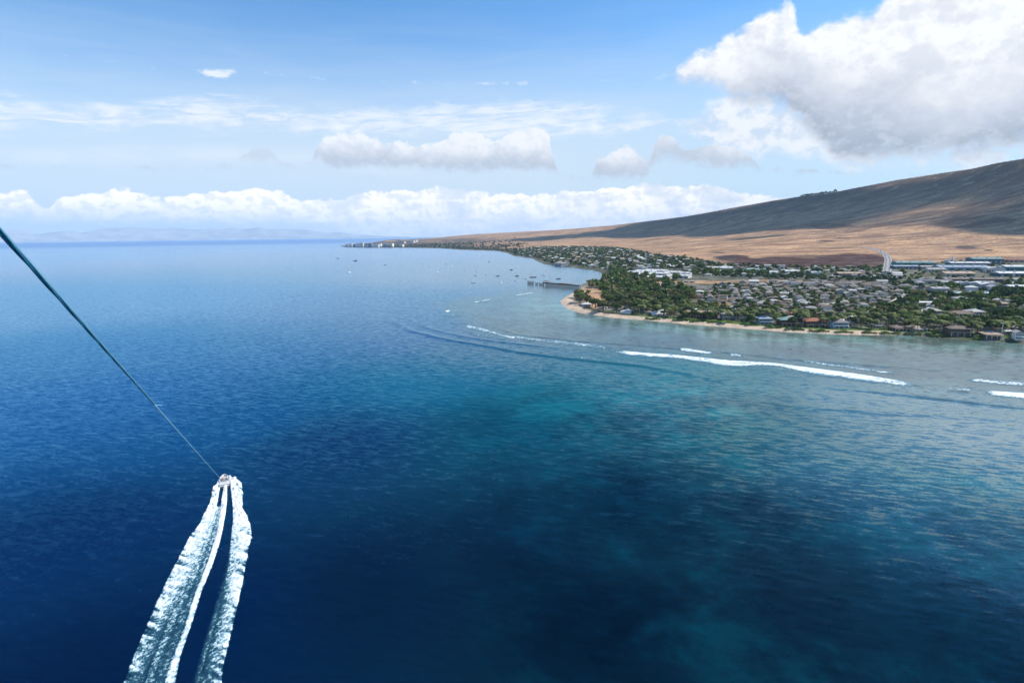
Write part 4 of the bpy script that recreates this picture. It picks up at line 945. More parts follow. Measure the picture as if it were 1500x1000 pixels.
for q in np.linspace(0, 1, 26):   # windbreak row on the skyline
    a_ = math.radians(azof(gnd(1168+q*50, 340))); dd = float(np.interp(math.degrees(a_), r_az, r_d))*.995
    x, y = dd*math.sin(a_), dd*math.cos(a_); farT.append((0, x, y, float(terrain(np.array([x]), np.array([y]))[0][0]), 'dark', rs.uniform(1.2, 2.4), 'far'))
for (x0, x1, yy, cnt) in ((757,767,358.2,10),(728,760,360.5,18),(700,745,362.5,16)):
    for q in range(cnt):
        p = pick(x0+(x1-x0)*rs.uniform(), yy+rs.uniform(-.4,.4)); farT.append((0, *map(float, p), 'dark', rs.uniform(.9, 1.7), 'far'))
for kd, nm in (('dark', 'distant_trees'), ('mid', 'distant_green_trees'), ('olive', 'distant_olive_trees')):
    V_, F_, base = [], [], 0
    for t in farT:
        if (t[4] if t[4] in ('dark', 'olive') else 'mid') != kd: continue
        _, x, y, z, _, s, tg = t; vv, ff = FARV[rs.integers(6)]; a = rs.uniform(0, 6.28); c_, s_ = math.cos(a)*s, math.sin(a)*s
        V_.append(np.stack([x+vv[:, 0]*c_-vv[:, 1]*s_, y+vv[:, 0]*s_+vv[:, 1]*c_, z+vv[:, 2]*s*rs.uniform(.8, 1.2)], -1)); F_ += [tuple(q+base for q in f) for f in ff]; base += len(vv)
    if V_: tag(mesh_obj(nm, np.concatenate(V_), F_, LEAF[kd]), kind='stuff')
print('HOUSES', len(HS), 'TREES', len(TS), 'FAR', len(farT), 'PALMS', len(PS))
# ------------------------------------------------------------------ parasail boat, rope, wake
WHITE_GEL = flat('boat_white', (.80, .80, .79), .25, .5, .03); DARKSEAT = flat('seat_dark', (.07, .06, .06), .6, .3); DECKG = flat('deck_grey', (.42, .40, .38), .7, .3)
bc_ = gnd(330, 712); bd_ = gnd(329.6, 690)-gnd(331.2, 730); BH = math.atan2(-bd_[0], bd_[1])
bpos = gnd(329.3, 706.5)
bt = empty('parasail_boat', (bpos[0], bpos[1], 0.15), BH, 'white parasail towboat running ahead of its three-stripe wake', 'boat')
def hull_mb(L, B, fb, draft=.5, k=14):
    mb = MB(); V = []
    for i in range(k+1):
        t = i/k; y = -L/2+L*t; w = B/2*(1-max(0, (t-.58)/.42)**2.3)*(.93+.07*min(1, t*4)); w = max(w, .04); sh = fb*(1+.28*t*t)
        V += [(-w, y, sh), (-w*.93, y, fb*.35), (-w*.45, y, -draft*(1-.6*t)), (w*.45, y, -draft*(1-.6*t)), (w*.93, y, fb*.35), (w, y, sh)]
    Fc = [(i*6+j, i*6+j+1, (i+1)*6+j+1, (i+1)*6+j) for i in range(k) for j in range(5)]; Fc += [(0,5,4,3,2,1), tuple(k*6+j for j in range(6))]
    return mb.add(V, Fc)
def deck_mb(L, B, z, k=14, ins=.1, y0=0.0, y1=1.0):
    V = []; 
    for i in range(k+1):
        t = y0+(y1-y0)*i/k; y = -L/2+L*t; w = max(.05, B/2*(1-max(0, (t-.58)/.42)**2.3)-ins); V += [(-w, y, z), (w, y, z)]
    return MB().add(V, [(i*2, i*2+1, i*2+3, i*2+2) for i in range(k)])
L_, B_ = 11.2, 3.8
hull_mb(L_, B_, 1.15).build('hull', WHITE_GEL, bt)
deck_mb(L_, B_, 1.0, y0=.30, y1=.985, ins=.28).build('cockpit_floor', DECKG, bt)
g = MB()     # gunwale ring
for sgn in (-1, 1):
    P_ = []
    for i in range(15):
        t = i/14; w = max(.06, B_/2*(1-max(0, (t-.58)/.42)**2.3)); P_.append((sgn*(w-.08), -L_/2+L_*t, 1.2*(1+.24*t*t)))
    g.tube(P_, .12, 5)
g.build('gunwale', WHITE_GEL, bt)
MB().box(-1.55, 1.55, -5.35, -2.35, 1.16, 1.36, bottom=True).build('flight_deck', WHITE_GEL, bt)
for k in range(4): MB().box(-1.15, 1.15, -4.9+k*.6, -4.6+k*.6, 1.364, 1.40).build('grip_strip', DECKG, bt)
MB().box(-1.5, 1.5, -6.05, -5.42, .35, .5, bottom=True).build('swim_platform', DARKSEAT, bt)
MB().box(-1.25, 1.25, -2.2, -1.75, 1.0, 1.75).build('winch_housing', DECKG, bt)
for sx in (-1, 1):
    MB().box(sx*.85-.45, sx*.85+.45, -1.5, -.7, 1.0, 1.55).box(sx*.85-.45, sx*.85+.45, -1.68, -1.52, 1.0, 2.0).build('seat', DARKSEAT, bt)
    MB().box(sx*1.15-.22, sx*1.15+.22, .2, 3.0, 1.0, 1.5).build('bench', WHITE_GEL, bt)
MB().box(.25, 1.2, -.35, .25, 1.0, 2.0).build('console', WHITE_GEL, bt)
MB().add([(-1.3,-.1,1.7),(1.3,-.1,1.7),(1.1,.5,1.25),(-1.1,.5,1.25)], [(0,1,2,3)]).build('windscreen', GLASS, bt)
MB().tube([(-1.5,-2.2,1.1),(-1.4,-2.6,3.2),(1.4,-2.6,3.2),(1.5,-2.2,1.1)], .07, 6).build('tow_arch', WHITE_GEL, bt)
# people sitting in the bow and at the helm
def person_mesh(shirt):
    pts = {'pel': ((0,0,.0), .16), 'sp': ((0,.0,.28), .15), 'ch': ((0,.03,.50), .17), 'nk': ((0,.04,.64), .065), 'hd': ((0,.06,.78), .115), 'ht': ((0,.06,.90), .09),
           'hl': ((-.1,.05,.0), .11), 'kl': ((-.14,.48,.06), .085), 'al': ((-.14,.52,-.38), .06), 'fl': ((-.14,.68,-.42), .05), 'hr': ((.1,.05,.0), .11), 'kr': ((.14,.48,.06), .085), 'ar': ((.14,.52,-.38), .06), 'fr': ((.14,.68,-.42), .05),
           'sl': ((-.2,.03,.54), .07), 'el': ((-.28,.06,.28), .05), 'wl': ((-.18,.32,.18), .038), 'dl': ((-.14,.42,.16), .04), 'sr': ((.2,.03,.54), .07), 'er': ((.28,.06,.28), .05), 'wr': ((.18,.32,.18), .038), 'dr': ((.14,.42,.16), .04)}
    ed = [('pel','sp'),('sp','ch'),('ch','nk'),('nk','hd'),('hd','ht'),('pel','hl'),('hl','kl'),('kl','al'),('al','fl'),('pel','hr'),('hr','kr'),('kr','ar'),('ar','fr'),('ch','sl'),('sl','el'),('el','wl'),('wl','dl'),('ch','sr'),('sr','er'),('er','wr'),('wr','dr')]
    ks = list(pts); me = bpy.data.meshes.new('person'); me.from_pydata([pts[k][0] for k in ks], [(ks.index(a), ks.index(b)) for a, b in ed], [])
    o = bpy.data.objects.new('person_skin', me); COL.objects.link(o); md = o.modifiers.new('s', 'SKIN')
    for i, k in enumerate(ks): me.skin_vertices[0].data[i].radius = (pts[k][1],)*2
    me.skin_vertices[0].data[0].use_root = True; o.modifiers.new('u', 'SUBSURF').levels = 1
    dg = bpy.context.evaluated_depsgraph_get(); r_ = bpy.data.meshes.new_from_object(o.evaluated_get(dg)); bpy.data.objects.remove(o)
    r_.materials.clear()
    for m_ in (flat('skin', (.45, .28, .19), .6, .3), shirt, flat('shorts', (.05, .06, .10), .9, .1), flat('hair', (.03, .02, .015), .9, .1)): r_.materials.append(m_)
    for p in r_.polygons:
        c = p.center; i = 0
        if c[2] > .84 or (c[2] > .72 and c[1] < .03): i = 3
        elif .1 < c[2] < .62 and c[1] < .2 and abs(c[0]) < .3: i = 1
        elif c[2] <= .14 and c[1] < .42 and c[2] > -.15: i = 2
        p.material_index = i
    return r_
for (x, y, rz, shirt, lb) in ((-.85,-1.1,0,flat('shirt_red', (.45,.08,.06)),'person in a red shirt on the left rear seat of the towboat'), (.85,-1.1,0,flat('shirt_blue', (.06,.10,.30)),'person in a dark blue shirt at the helm of the towboat'), (-1.1,1.5,-1.57,flat('shirt_tan', (.5,.38,.25)),'person in a tan top on the left bow bench of the towboat'), (1.1,2.3,1.57,flat('shirt_dark', (.05,.05,.05)),'person in dark clothes on the right bow bench of the towboat')):
    o = bpy.data.objects.new('person', person_mesh(shirt)); COL.objects.link(o)
    zz = 1.15+.15+(.55 if y < 0 else .5); c_, s_ = math.cos(BH), math.sin(BH); o.location = (bpos[0]+x*c_-y*s_, bpos[1]+x*s_+y*c_, zz); o.rotation_euler = (0, 0, BH+rz); tag(o, lb, 'person', 'people aboard the towboat')
# tow rope: from above-left of the camera down to the boat's aft arch
arch = np.array([bpos[0]-1.45*math.cos(BH)+2.6*math.sin(BH), bpos[1]-1.45*math.sin(BH)-2.6*math.cos(BH), 3.2])
aw = arch-np.array([0, 0, H]); ax_, ay_ = 750+FPX*(aw@RV)/(aw@F), 500-FPX*(aw@UV)/(aw@F)
D0_ = 1.25; p0 = pdir(0, 340); p0 = np.array([0, 0, H])+p0/(p0@F)*D0_
dirn = arch-p0; Ln = np.linalg.norm(dirn); dirn /= Ln
def along(depth):     # point of the straight rope at a given depth from the camera plane
    f0 = (p0-np.array([0, 0, H]))@F; f1 = (arch-np.array([0, 0, H]))@F; t = (depth-f0)/(f1-f0); return p0+(arch-p0)*t
T1 = float(np.linalg.norm(along(1/(1/D0_*(1-.705)+1/((arch-np.array([0,0,H]))@F)*.705))-p0))
def rope_mb(t0, t1, rad, ply, turns, nst):
    ts = t0+(t1-t0)*np.linspace(0, 1, nst)**1.6; a = np.cross(dirn, [0, 0, 1]); a /= np.linalg.norm(a); b = np.cross(dirn, a); mb = MB()
    for k in range(ply):
        P_ = []; R_l = []
        for t in ts:
            ph = 2*math.pi*(k/ply+t*turns); rr = rad*.52*(1-.25*max(0, t)/t1); P_.append(p0+dirn*t+rr*(a*math.cos(ph)+b*math.sin(ph))); R_l.append(rad*.55*(1-.25*max(0, t)/t1))
        mb.tube(P_, R_l, 6)
    return mb
ROPEM, n = mat('rope_teal'); P = wpos(n)
rw = n.noise(P, 160, 3, .6); princ(ROPEM, n, n.mix(n.ss(rw, .4, .62), (.006, .10, .22), (.03, .27, .40)), .55, .4)
ROPE2, n = mat('rope_pale'); princ(ROPE2, n, (.30, .56, .70), .6, .3)
rp = empty('tow_rope', [0, 0, 0], 0, 'teal tow rope slanting from the upper left down to the boat', 'rope')
# sheathed near part: spiral wrap with small collars
rope_mb(-1.2, T1, .0057, 3, 1.1, 420).build('sheathed_rope', ROPEM, rp, smooth=True)
ts = np.linspace(0, 1, 120)**2; 
MB().tube([p0+dirn*(T1+(Ln-T1)*t) for t in ts], [.0052+.075*t for t in ts], 6).build('line', ROPE2, rp, smooth=True)
kp = p0+dirn*T1; MB().tube([kp-dirn*.05, kp, kp+dirn*.06], [.006,.010,.006], 8).build('knot', ROPE2, rp)
a_ = np.cross(dirn, [0, 0, 1]); a_ /= np.linalg.norm(a_)
MB().tube([kp, kp+RV*.03+UV*.006, kp+RV*.05], [.004,.003,.002], 5).build('loose_end', ROPE2, rp)
# gloss highlight along the rope, painted in as a thin pale filament
MB().tube([p0+dirn*t+.0059*(UV*.75+RV*.66) for t in np.linspace(-1.2, T1, 60)], .0024, 5).build('highlight_strand', ROPE2, rp)

# ---- foam material: amount attribute against a broken noise
def foam_material(name, scale, stretch=(1, 1, 1), contrast=.16, aer=.5):
    m, n = mat(name); P = wpos(n); am = n.attr('foam', 'Fac'); P2 = n.vm('MULTIPLY', P, stretch)
    k1 = n.noise(P2, scale, 5, .62, dist=.3); k2 = n.noise(P2, scale*3.4, 3, .6)
    v = (k1*.6+k2*.4)*1.5+am*1.0-1.30
    al = n.ss(v, -.02+.5-contrast*.5-.5+.0, contrast)
    col = n.mix(n.ss(v, .0, .30), (.22, .42, .48), (.76, .78, .79))
    b = n.node('ShaderNodeBump'); b.inputs['Strength'].default_value = .8; b.inputs['Distance'].default_value = .4; n.put(b.inputs['Height'], k1*.6+k2*.4)
    ae = n.ss(am+(k1-.5)*.5, .22, .62)*aer; col = n.mix(al, (.05, .20, .28), col)
    princ(m, n, col, .8, .2, E(n, b.outputs[0]), alpha=al.max(ae)); return m
WAKEM = foam_material('wake_foam', 1.0, stretch=(1.2, .75, 1), contrast=.13, aer=.42); SURFM = foam_material('surf_foam', .42, contrast=.22, aer=.4)
def col_(name, m, X, Y, Z, foam):
    o = grid_obj(name, X, Y, Z, m, {'foam': np.repeat(foam[..., None], 3, -1)}); return o
yk = np.concatenate([np.linspace(698, 760, 90), np.linspace(761, 1200, 330)])
LO = np.interp(yk, [705,709,712,719,733,741,755,769,786,804,850,899,956,998,1150,1200], [321,318.5,317,311.6,309,306,298,292,278,269,244.6,222.6,198,182,118,98])
LI = np.interp(yk, [705,712,720,735,760,780,846,903,969,1000,1150,1200], [323,323.5,322,319.5,313,303,282,249,223,212,160,144])
CL = np.interp(yk, [708,712,730,755,780,824,868,923,978,1000,1150,1200], [329,328.5,325,322,318,304,286,269,247,241,196,180])
CR = np.interp(yk, [708,712,733,755,779,799,831,868,912,963,1000,1150,1200], [332,333,333,330.5,326,321.4,310.6,295,282,264,257,212,196])
RI = np.interp(yk, [700,709,719,744,764,780,824,879,921,967,1000,1150,1200], [336.5,337.5,338,341,341,339,335,324,313,300,291,245,230])
RO = np.interp(yk, [698,700.6,702,709,726,744,755,772,786,799,824,861,897,934,978,1000,1150,1200], [336,339,346,354,356,354.5,361,367.6,369,365,361,353.6,346,337,326.5,325,290,276])
M_ = 16; cols = []; us = []; foam = []
segs = [(LO-10, LO, 8), (LO, LI, 22), (LI, CL, 16), (CL, CR, 14), (CR, RI, 14), (RI, RO, 22), (RO, RO+10, 8)]
fy = np.clip((yk-712)/290, 0, 1.5)
for si, (A_, Bx, k_) in enumerate(segs):
    for j in range(k_):
        u_ = (j+.5)/k_; cols.append(A_*(1-u_)+Bx*u_)
        if si == 0: f = -.9+u_*1.0-.0*fy+.45*u_
        elif si == 1: f = np.where(yk < 706, -1, (.98-.26*fy)-.26*(u_**2)*(.5+fy*.6)+.16*(1-abs(u_*2-1))*0)
        elif si == 2: f = np.where(yk < 742, -.6, .68-.08*fy+.06*np.sin(u_*9))*np.ones_like(yk) - .10*sstep(u_, .6, 1)
        elif si == 3: f = np.where(yk < 711, -1, (1.04-.16*fy)-.24*abs(u_*2-1)**2+.10*sstep(yk, 750, 715))
        elif si == 4: f = -.2+.85*sstep(u_, .35, 1.0)*np.clip(fy+.35, 0, 1)-.2*(fy < .1)
        elif si == 5: f = np.where(yk < 700, -1, (.97-.22*fy)-.30*((1-u_)**2)*np.clip(.4+fy, 0, 1))
        else: f = .45-u_*1.1
        foam.append(f*np.ones_like(yk))
PXc = np.stack(cols, -1); FO = np.stack(foam, -1); PYc = np.repeat(yk[:, None], PXc.shape[1], 1)
G = np.array([[gnd(a, b) for a, b in zip(r1, r2)] for r1, r2 in zip(PXc, PYc)]); X, Y = G[..., 0], G[..., 1]
jag = (fbm(Y/1.3+X/3, X/5, 3, 77)-.5)                 # ragged outer tongues
edge = np.zeros_like(FO); ew = np.r_[np.ones(8), np.linspace(1, 0, 22)**2, np.zeros(44), np.linspace(0, 1, 22)**2, np.ones(8)][None]; FO = FO+jag*(.12+1.1*ew)*(FO > -.6)+(fbm(X/7, Y/7, 3, 12)-.5)*.14
FO = FO-.09*np.clip((PYc-720)/120, 0, 1)
hgt = np.clip(FO, 0, 1)*(.25+1.3*fbm(X/.9, Y/.9, 4, 55)**2)*np.interp(PYc, [700, 760, 1000], [1.9, .9, .35])
Z = .06+hgt*np.clip((FO-.2)*2, 0, 1)
wk = col_('boat_wake', WAKEM, X, Y, Z, FO); tag(wk, kind='stuff')
wl_ = [(246,848),(236,862),(222,880),(205,905),(190,926),(172,950),(150,985),(120,1030)]
W = np.array([gnd(*p)[:2] for p in wl_]); tt = np.linspace(0, len(W)-1, 160); cx = np.interp(tt, range(len(W)), W[:, 0]); cy = np.interp(tt, range(len(W)), W[:, 1])
us = np.linspace(-1, 1, 9); tx = np.gradient(cx); ty = np.gradient(cy); ll = np.hypot(tx, ty); nx_, ny_ = -ty/ll, tx/ll
X = cx[:, None]+nx_[:, None]*us*.55; Y = cy[:, None]+ny_[:, None]*us*.55; fo = (.44-.32*us[None]**2)*np.ones_like(X)-.2*(np.linspace(-1, 1, 160)**2)[:, None]
# ---- surf: white water along the reef, each breaker its own mesh
SF = [('main', [(880,512.5),(905,515.5),(930,518),(960,520.5),(985,521.5),(1010,524.5),(1040,528.5),(1060,531.5),(1085,532.5),(1110,533),(1135,533.3),(1160,538),(1190,543.5),(1230,548.5),(1270,553.5),(1310,560),(1345,565.5),(1380,569.6)], [2,4,4.5,4.5,4,5,7,8,7,5,2.5,5,8,8,7,5.5,4.5,1.5], .84, 'long white breaker curving along the reef edge'),
      ('s', [(900,521),(960,525),(1030,530),(1075,538),(1120,538),(1190,549),(1270,559),(1340,569)], [1,4,4,5,4,5,5,1], .42, 'lacy foam left behind the long reef breaker'),
      ('s', [(735,490),(760,495),(780,497.5),(820,501.5),(850,504.5),(880,509),(905,514)], [3,4,4,5,5,5,3], .62, 'broken foam streaks between the two reef breakers'),
      ('s', [(1378,570),(1400,571.5),(1432,574)], [1,1.6,1], .6, 'thread of foam joining the reef breaker to the one at the right edge'),
      ('s', [(676,476),(690,479.5),(705,483),(722,487.5),(742,493),(765,497.5)], [2,5,6,4,3,2], .68, 'white breaker at the left end of the reef'),
      ('s', [(682,486),(700,491),(725,495),(750,499)], [4,5,5,3], .50, 'thin foam patch trailing the left breaker'),
      ('s', [(650,455.8),(655,456),(661,455.0)], [1.2,2.2,1.2], .85, 'tiny white breaker farthest left on the open water'),
      ('s', [(645,464),(655,463),(668,461.5),(678,464)], [3,5,4,2], .55, 'faint foam patch below the tiny left breaker'),
      ('s', [(688,443.5),(700,442.5),(712,440.5),(721,438)], [.6,2,4.5,1.5], .66, 'white breaker in the calm water off the point'),
      ('s', [(752,433.5),(765,431.5),(784,428.5)], [1,2.5,1], .68, 'thin line of foam near the old pier'),
      ('s', [(1430,573.5),(1445,575),(1460,576.5),(1500,579.5),(1560,585),(1640,595)], [.6,3.5,4.5,5.5,6,5], .86, 'white breaker entering from the right edge'),
      ('s', [(1405,555),(1420,556.5),(1440,558),(1470,561),(1505,563.5),(1560,568)], [1.5,3.5,3,3,3,2], .72, 'thin breaker behind the one at the right edge'),
      ('s', [(988,511),(1000,512.2),(1015,514.5),(1030,516),(1052,518)], [1,3,3.5,2.5,1], .76, 'short foam line behind the long reef breaker'),
      ('s', [(1064,519),(1078,520.5),(1092,522.5)], [1,3,1], .74, 'second short foam line behind the long reef breaker'),
      ('s', [(1160,527),(1190,531),(1215,535),(1240,538),(1262,541),(1300,546),(1325,550)], [1,1.5,2,2,2,2,1], .68, 'long faint foam thread behind the long reef breaker'),
      ('s', [(690,499.5),(720,505),(760,512),(800,517.5),(840,522.5),(880,528),(930,533.5),(980,541)], [1,1.2,1.2,1.2,1.2,1.4,1.6,1], .54, 'pale crest of the unbroken swell outside the reef'),
      ('s', [(779,377.6),(787,380.5),(792,383.5),(798,385.5)], [1,1.4,1.4,1], .8, 'white wash on the rocks across the bay')]
for nm, pl, wp, amt, lb in SF:
    W = np.array([gnd(*p)[:2] for p in pl]); seg = np.r_[0, np.cumsum(np.hypot(*np.diff(W, axis=0).T))]; nt__ = int(max(40, seg[-1]/1.6)); s_ = np.linspace(0, seg[-1], nt__)
    cx, cy = np.interp(s_, seg, W[:, 0]), np.interp(s_, seg, W[:, 1])
    for _ in range(12): cx[1:-1] = (cx[:-2]+2*cx[1:-1]+cx[2:])/4; cy[1:-1] = (cy[:-2]+2*cy[1:-1]+cy[2:])/4
    pyw = np.interp(s_, seg, wp); dcam = np.hypot(cx, cy); pm = (dcam**2+H*H)**.5/FPX/np.sin(np.arctan2(H, dcam))     # metres of ground per photo pixel
    wid = pyw*pm*.62+.6; rx_, ry_ = cx/dcam, cy/dcam
    u = np.linspace(-1, 1, 15)[None]; wob = (fbm(s_/9, s_*0+3, 4, 5)-.5)*.5
    off = (u+wob[:, None]*(u < 0)-.1)*wid[:, None]
    X = cx[:, None]+rx_[:, None]*off; Y = cy[:, None]+ry_[:, None]*off
    e_ = np.minimum(1, np.minimum(s_, seg[-1]-s_)/(.09*seg[-1]+3))[:, None]
    F_o = amt*np.ones_like(X)-.55*np.clip(-u, 0, 1)**1.5-.75*np.clip((u-.55)/.45, 0, 1)**2-.8*(1-e_)+(fbm(X/6, Y/6, 3, 8)-.5)*.3
    Zc_ = np.interp(amt, [.4, 1], [.10, .9])*np.exp(-((u-.45)/.35)**2)*e_*(.6+.8*fbm(X/2, Y/2, 3, 9))
    near_ = .12+np.exp(-((u)/1.)**2)*.0
    # follow the swell surface
    base_ = np.zeros_like(X)
    for spl, hg, wd in SWELLS:
        Ws = [gnd(*p)[:2] for p in spl]; dd = seg_dist(X, Y, Ws); base_ += hg*np.exp(-(dd/(wd*1.4))**2)
    o = col_('surf', SURFM, X, Y, base_+near_+Zc_, F_o); tag(o, lb, kind='stuff')

# ------------------------------------------------------------------ pier ruins
PIERM = flat('pier_concrete', (.055, .05, .045), .9, .2, .25, .4); 
A = gnd(797, 418.3); B = gnd(850, 423.0); dv = B-A; Lp = np.linalg.norm(dv); a = math.atan2(dv[1], dv[0])
pe = empty('old_pier', A, a, 'ruined dark concrete pier with loose piles and a small shelter', 'pier')
MB().box(0, Lp*.98, -4, 4, 5.2, 6.6, bottom=True).build('deck', PIERM, pe)
MB().box(Lp*.42, Lp*.74, -3.2, 3.6, 6.95, 7.5, bottom=True).build('fallen_slab', flat('slab_brown', (.13,.085,.075)), pe)
for k in range(24):
    for yy in (-3.2, 3.2):
        x = Lp*(k+.5)/24; MB().tube([(x, yy, -2), (x, yy, 5.19)], .5, 6).build('pile', PIERM, pe)
for k in range(22):
    x = -Lp*.50+k*Lp*.0225
    if k in (9, 10, 15): continue
    MB().tube([(x, 0, -2), (x+rs.uniform(-.2,.2), 0, 5.2+rs.uniform(-1.2,.6))], .55, 6).build('pile', PIERM, pe)
MB().box(-Lp*.5, -Lp*.31, -1.5, 1.5, 5.85, 6.6, bottom=True).build('broken_deck', PIERM, pe)
sh = MB()
for xx in (1.5, 13):
    for yy in (-3, 3): sh.box(xx-.25, xx+.25, yy-.25, yy+.25, 6.61, 9.0)
sh.build('shelter_post', PIERM, pe); MB().hip(0, 15, -3.6, 3.6, 9.2, 1.4, .5).build('shelter_roof', flat('pier_roof', (.22,.16,.13)), pe)

# ------------------------------------------------------------------ boats in the bay
HULLM = {'white': flat('hull_white', (.80,.79,.77), .3, .5, .03), 'dark': flat('hull_dark', (.09,.11,.14), .4, .4), 'red': flat('hull_red', (.35,.10,.07), .4, .4), 'navy': flat('hull_navy', (.10,.13,.20), .4, .4)}
def sailboat(px, py, L, col, label, mast=1.35, rz=.3, group=None, name='sailboat'):
    c = gnd(px, py); e = empty(name, (c[0], c[1], 0), rz-math.pi/2, label, 'sailboat', group); B = L*.3
    hull_mb(L, B, L*.095, .6).build('hull', HULLM[col], e); deck_mb(L, B, L*.1, ins=.15).build('deck', HULLM['white'], e)
    MB().box(-B*.26, B*.26, -L*.18, L*.12, L*.1+.005, L*.17).build('cabin', HULLM['white'], e)
    if mast:
        MB().tube([(0, L*.06, L*.17), (0, L*.06, L*mast)], [.22, .14], 6).build('mast', TRIM, e)
        MB().tube([(0, L*.04, L*.27), (0, -L*.34, L*.27)], [.28, .22], 6).build('boom', HULLM['navy'], e)
    return e
def motorboat(px, py, L, col, label, rz=.3, group=None):
    c = gnd(px, py); e = empty('motorboat', (c[0], c[1], 0), rz-math.pi/2, label, 'motorboat', group); B = L*.32
    hull_mb(L, B, L*.13, .5).build('hull', HULLM[col], e); deck_mb(L, B, L*.135, ins=.1).build('deck', HULLM['white'] if col == 'white' else DECKG, e)
    MB().box(-B*.3, B*.3, -L*.05, L*.18, L*.136, L*.30).build('cabin', HULLM['white'] if col != 'dark' else HULLM['dark'], e); return e
def catamaran(px, py, L, label, rz=.2):
    c = gnd(px, py); e = empty('catamaran', (c[0], c[1], 0), rz-math.pi/2, label, 'catamaran')
    for s_ in (-1, 1):
        h = hull_mb(L, L*.11, L*.1, .5); h.v = [(x+s_*L*.22, y, z) for x, y, z in h.v]; h.build('hull', HULLM['white'], e)
    MB().box(-L*.23, L*.23, -L*.36, L*.16, L*.105, L*.13, bottom=True).build('deck', HULLM['white'], e); MB().box(-L*.18, L*.18, -L*.25, L*.1, L*.131, L*.22).build('cabin', HULLM['white'], e)
    MB().tube([(0, L*.05, L*.22), (0, L*.05, L*1.45)], [.25, .15], 6).build('mast', TRIM, e); return e
sailboat(780.8, 406.2, 17, 'red', 'largest sailboat, white over dark red hull, anchored off the end of the old pier', 1.45, 0.05)
sailboat(796.8, 403.4, 13, 'white', 'white sailboat just right of the largest sailboat off the pier', 1.5, .2)
catamaran(693.8, 414.3, 11, 'white catamaran with tall mast, nearest of the anchored boats to the open sea')
sailboat(734, 414.8, 9, 'white', 'small white sailboat with very tall thin mast between the catamaran and the pier', 2.0, 1.2)
sailboat(511.6, 399.3, 14, 'white', 'lone white sailboat with bare mast at the left, below the hotel point', 1.5, 1.0)
sailboat(641, 399, 11, 'white', 'white sailboat in the middle of the anchored boats', 1.4, 1.3)
motorboat(818, 408.6, 11, 'red', 'white boat with red hull between the pier and the far shore', .1)
motorboat(729, 404.5, 9, 'dark', 'low dark boat left of the one beyond the pier end', .1)
motorboat(757, 404.6, 10, 'dark', 'low dark boat just left of the largest sailboat', .1)
motorboat(748.8, 395.6, 10, 'dark', 'low dark boat farther out toward the rocky shore', .1)
motorboat(520.5, 382.6, 18, 'dark', 'long low dark boat below the hotel point', .05)
motorboat(495.4, 378.6, 20, 'white', 'white motor boat left of the long dark boat', .05)
sailboat(565, 388, 16, 'dark', 'dark sailboat right of the hotel point boats', 1.2, 1.2)
motorboat(654, 386.4, 10, 'red', 'small reddish boat far out in the middle of the bay', 1.2)
motorboat(716.4, 383.7, 11, 'dark', 'small dark boat nearest the distant rocky coast', 1.2)
for i, (x, y) in enumerate(((452,359.2),(459,358.6),(464,359))): sailboat(x, y, 24, 'white', ['left','middle','right'][i]+' one of three tiny white boats just left of the hotel point', 1.0, .1, 'tiny white boats by the hotel point')
motorboat(258, 369.6, 22, 'white', 'lone tiny pale boat far out at the left')
for (x, y, c_) in ((606,388.5,'white'),(605.5,396,'white'),(628.7,390.2,'white'),(630.5,396,'white'),(653,393,'white'),(662,391.2,'white'),(676,388,'white'),(696,388.5,'white'),(574.5,391.6,'white'),(723.6,401,'white'),(755,411.6,'white')):
    sailboat(x, y, 6.5, c_, 'tiny pale sailboat with thin mast on the anchorage', 1.5, rs.uniform(0, 3), 'tiny sailboats on the anchorage')
for (x, y) in ((681,395.8),(698.5,397.4),(696.5,403.6),(719,390.6),(528.6,387.6),(712,403),(770,409)):
    motorboat(x, y, 6, 'navy', 'tiny dark motor boat on the anchorage', rs.uniform(0, 3), 'tiny dark boats on the anchorage')

# ------------------------------------------------------------------ cars, poles
CARM = [flat('car_white', (.75,.75,.75), .3, .5, .02), flat('car_grey', (.20,.21,.22), .3, .5, .02), flat('car_red', (.35,.04,.03), .3, .5, .02), flat('car_blue', (.05,.10,.25), .3, .5, .02)]
def car_mesh():
    b = MB().box(-.9, .9, -2.2, 2.2, .35, .85, bottom=True).add([(-.85,-1.3,.86),(.85,-1.3,.86),(.85,.9,.86),(-.85,.9,.86),(-.7,-.9,1.45),(.7,-.9,1.45),(.7,.3,1.45),(-.7,.3,1.45)], [(0,1,5,4),(1,2,6,5),(2,3,7,6),(3,0,4,7),(4,5,6,7)])
    w = []
    for sx in (-1, 1):
        for yy in (-1.35, 1.35): w.append(MB().tube([(sx*.95, yy, .33), (sx*.7, yy, .33)], .33, 10))
    return b, w
CB, CWs = car_mesh(); CBM = [mesh_of(CB, 'body', m_) for m_ in CARM]; CWM = [mesh_of(w, 'wheel', DARKSEAT) for w in CWs]; CNm = ['white', 'grey', 'red', 'blue']
def put_car(x, y, z, rz, i, label, group):
    e = empty('car', (x, y, z), rz, label, 'car', group); e.scale = (1.1, 1.1, 1.1); link('body', CBM[i], e)
    for w in CWM: link('wheel', w, e)
for k in range(16):
    j = int(rs.integers(2, len(HWY)-2)); p = HWY[j]; t = HWY[j+1]-HWY[j-1]; t /= np.linalg.norm(t); lane = rs.choice([-5, -2.5, 2.5, 5]); x, y = p[0]-t[1]*lane, p[1]+t[0]*lane
    i = int(rs.integers(4)); put_car(x, y, float(terrain(np.array([x]), np.array([y]))[0][0])+.55, math.atan2(t[1], t[0])-math.pi/2, i, f'{CNm[i]} car driving on the curved highway', f'{CNm[i]} cars on the highway')
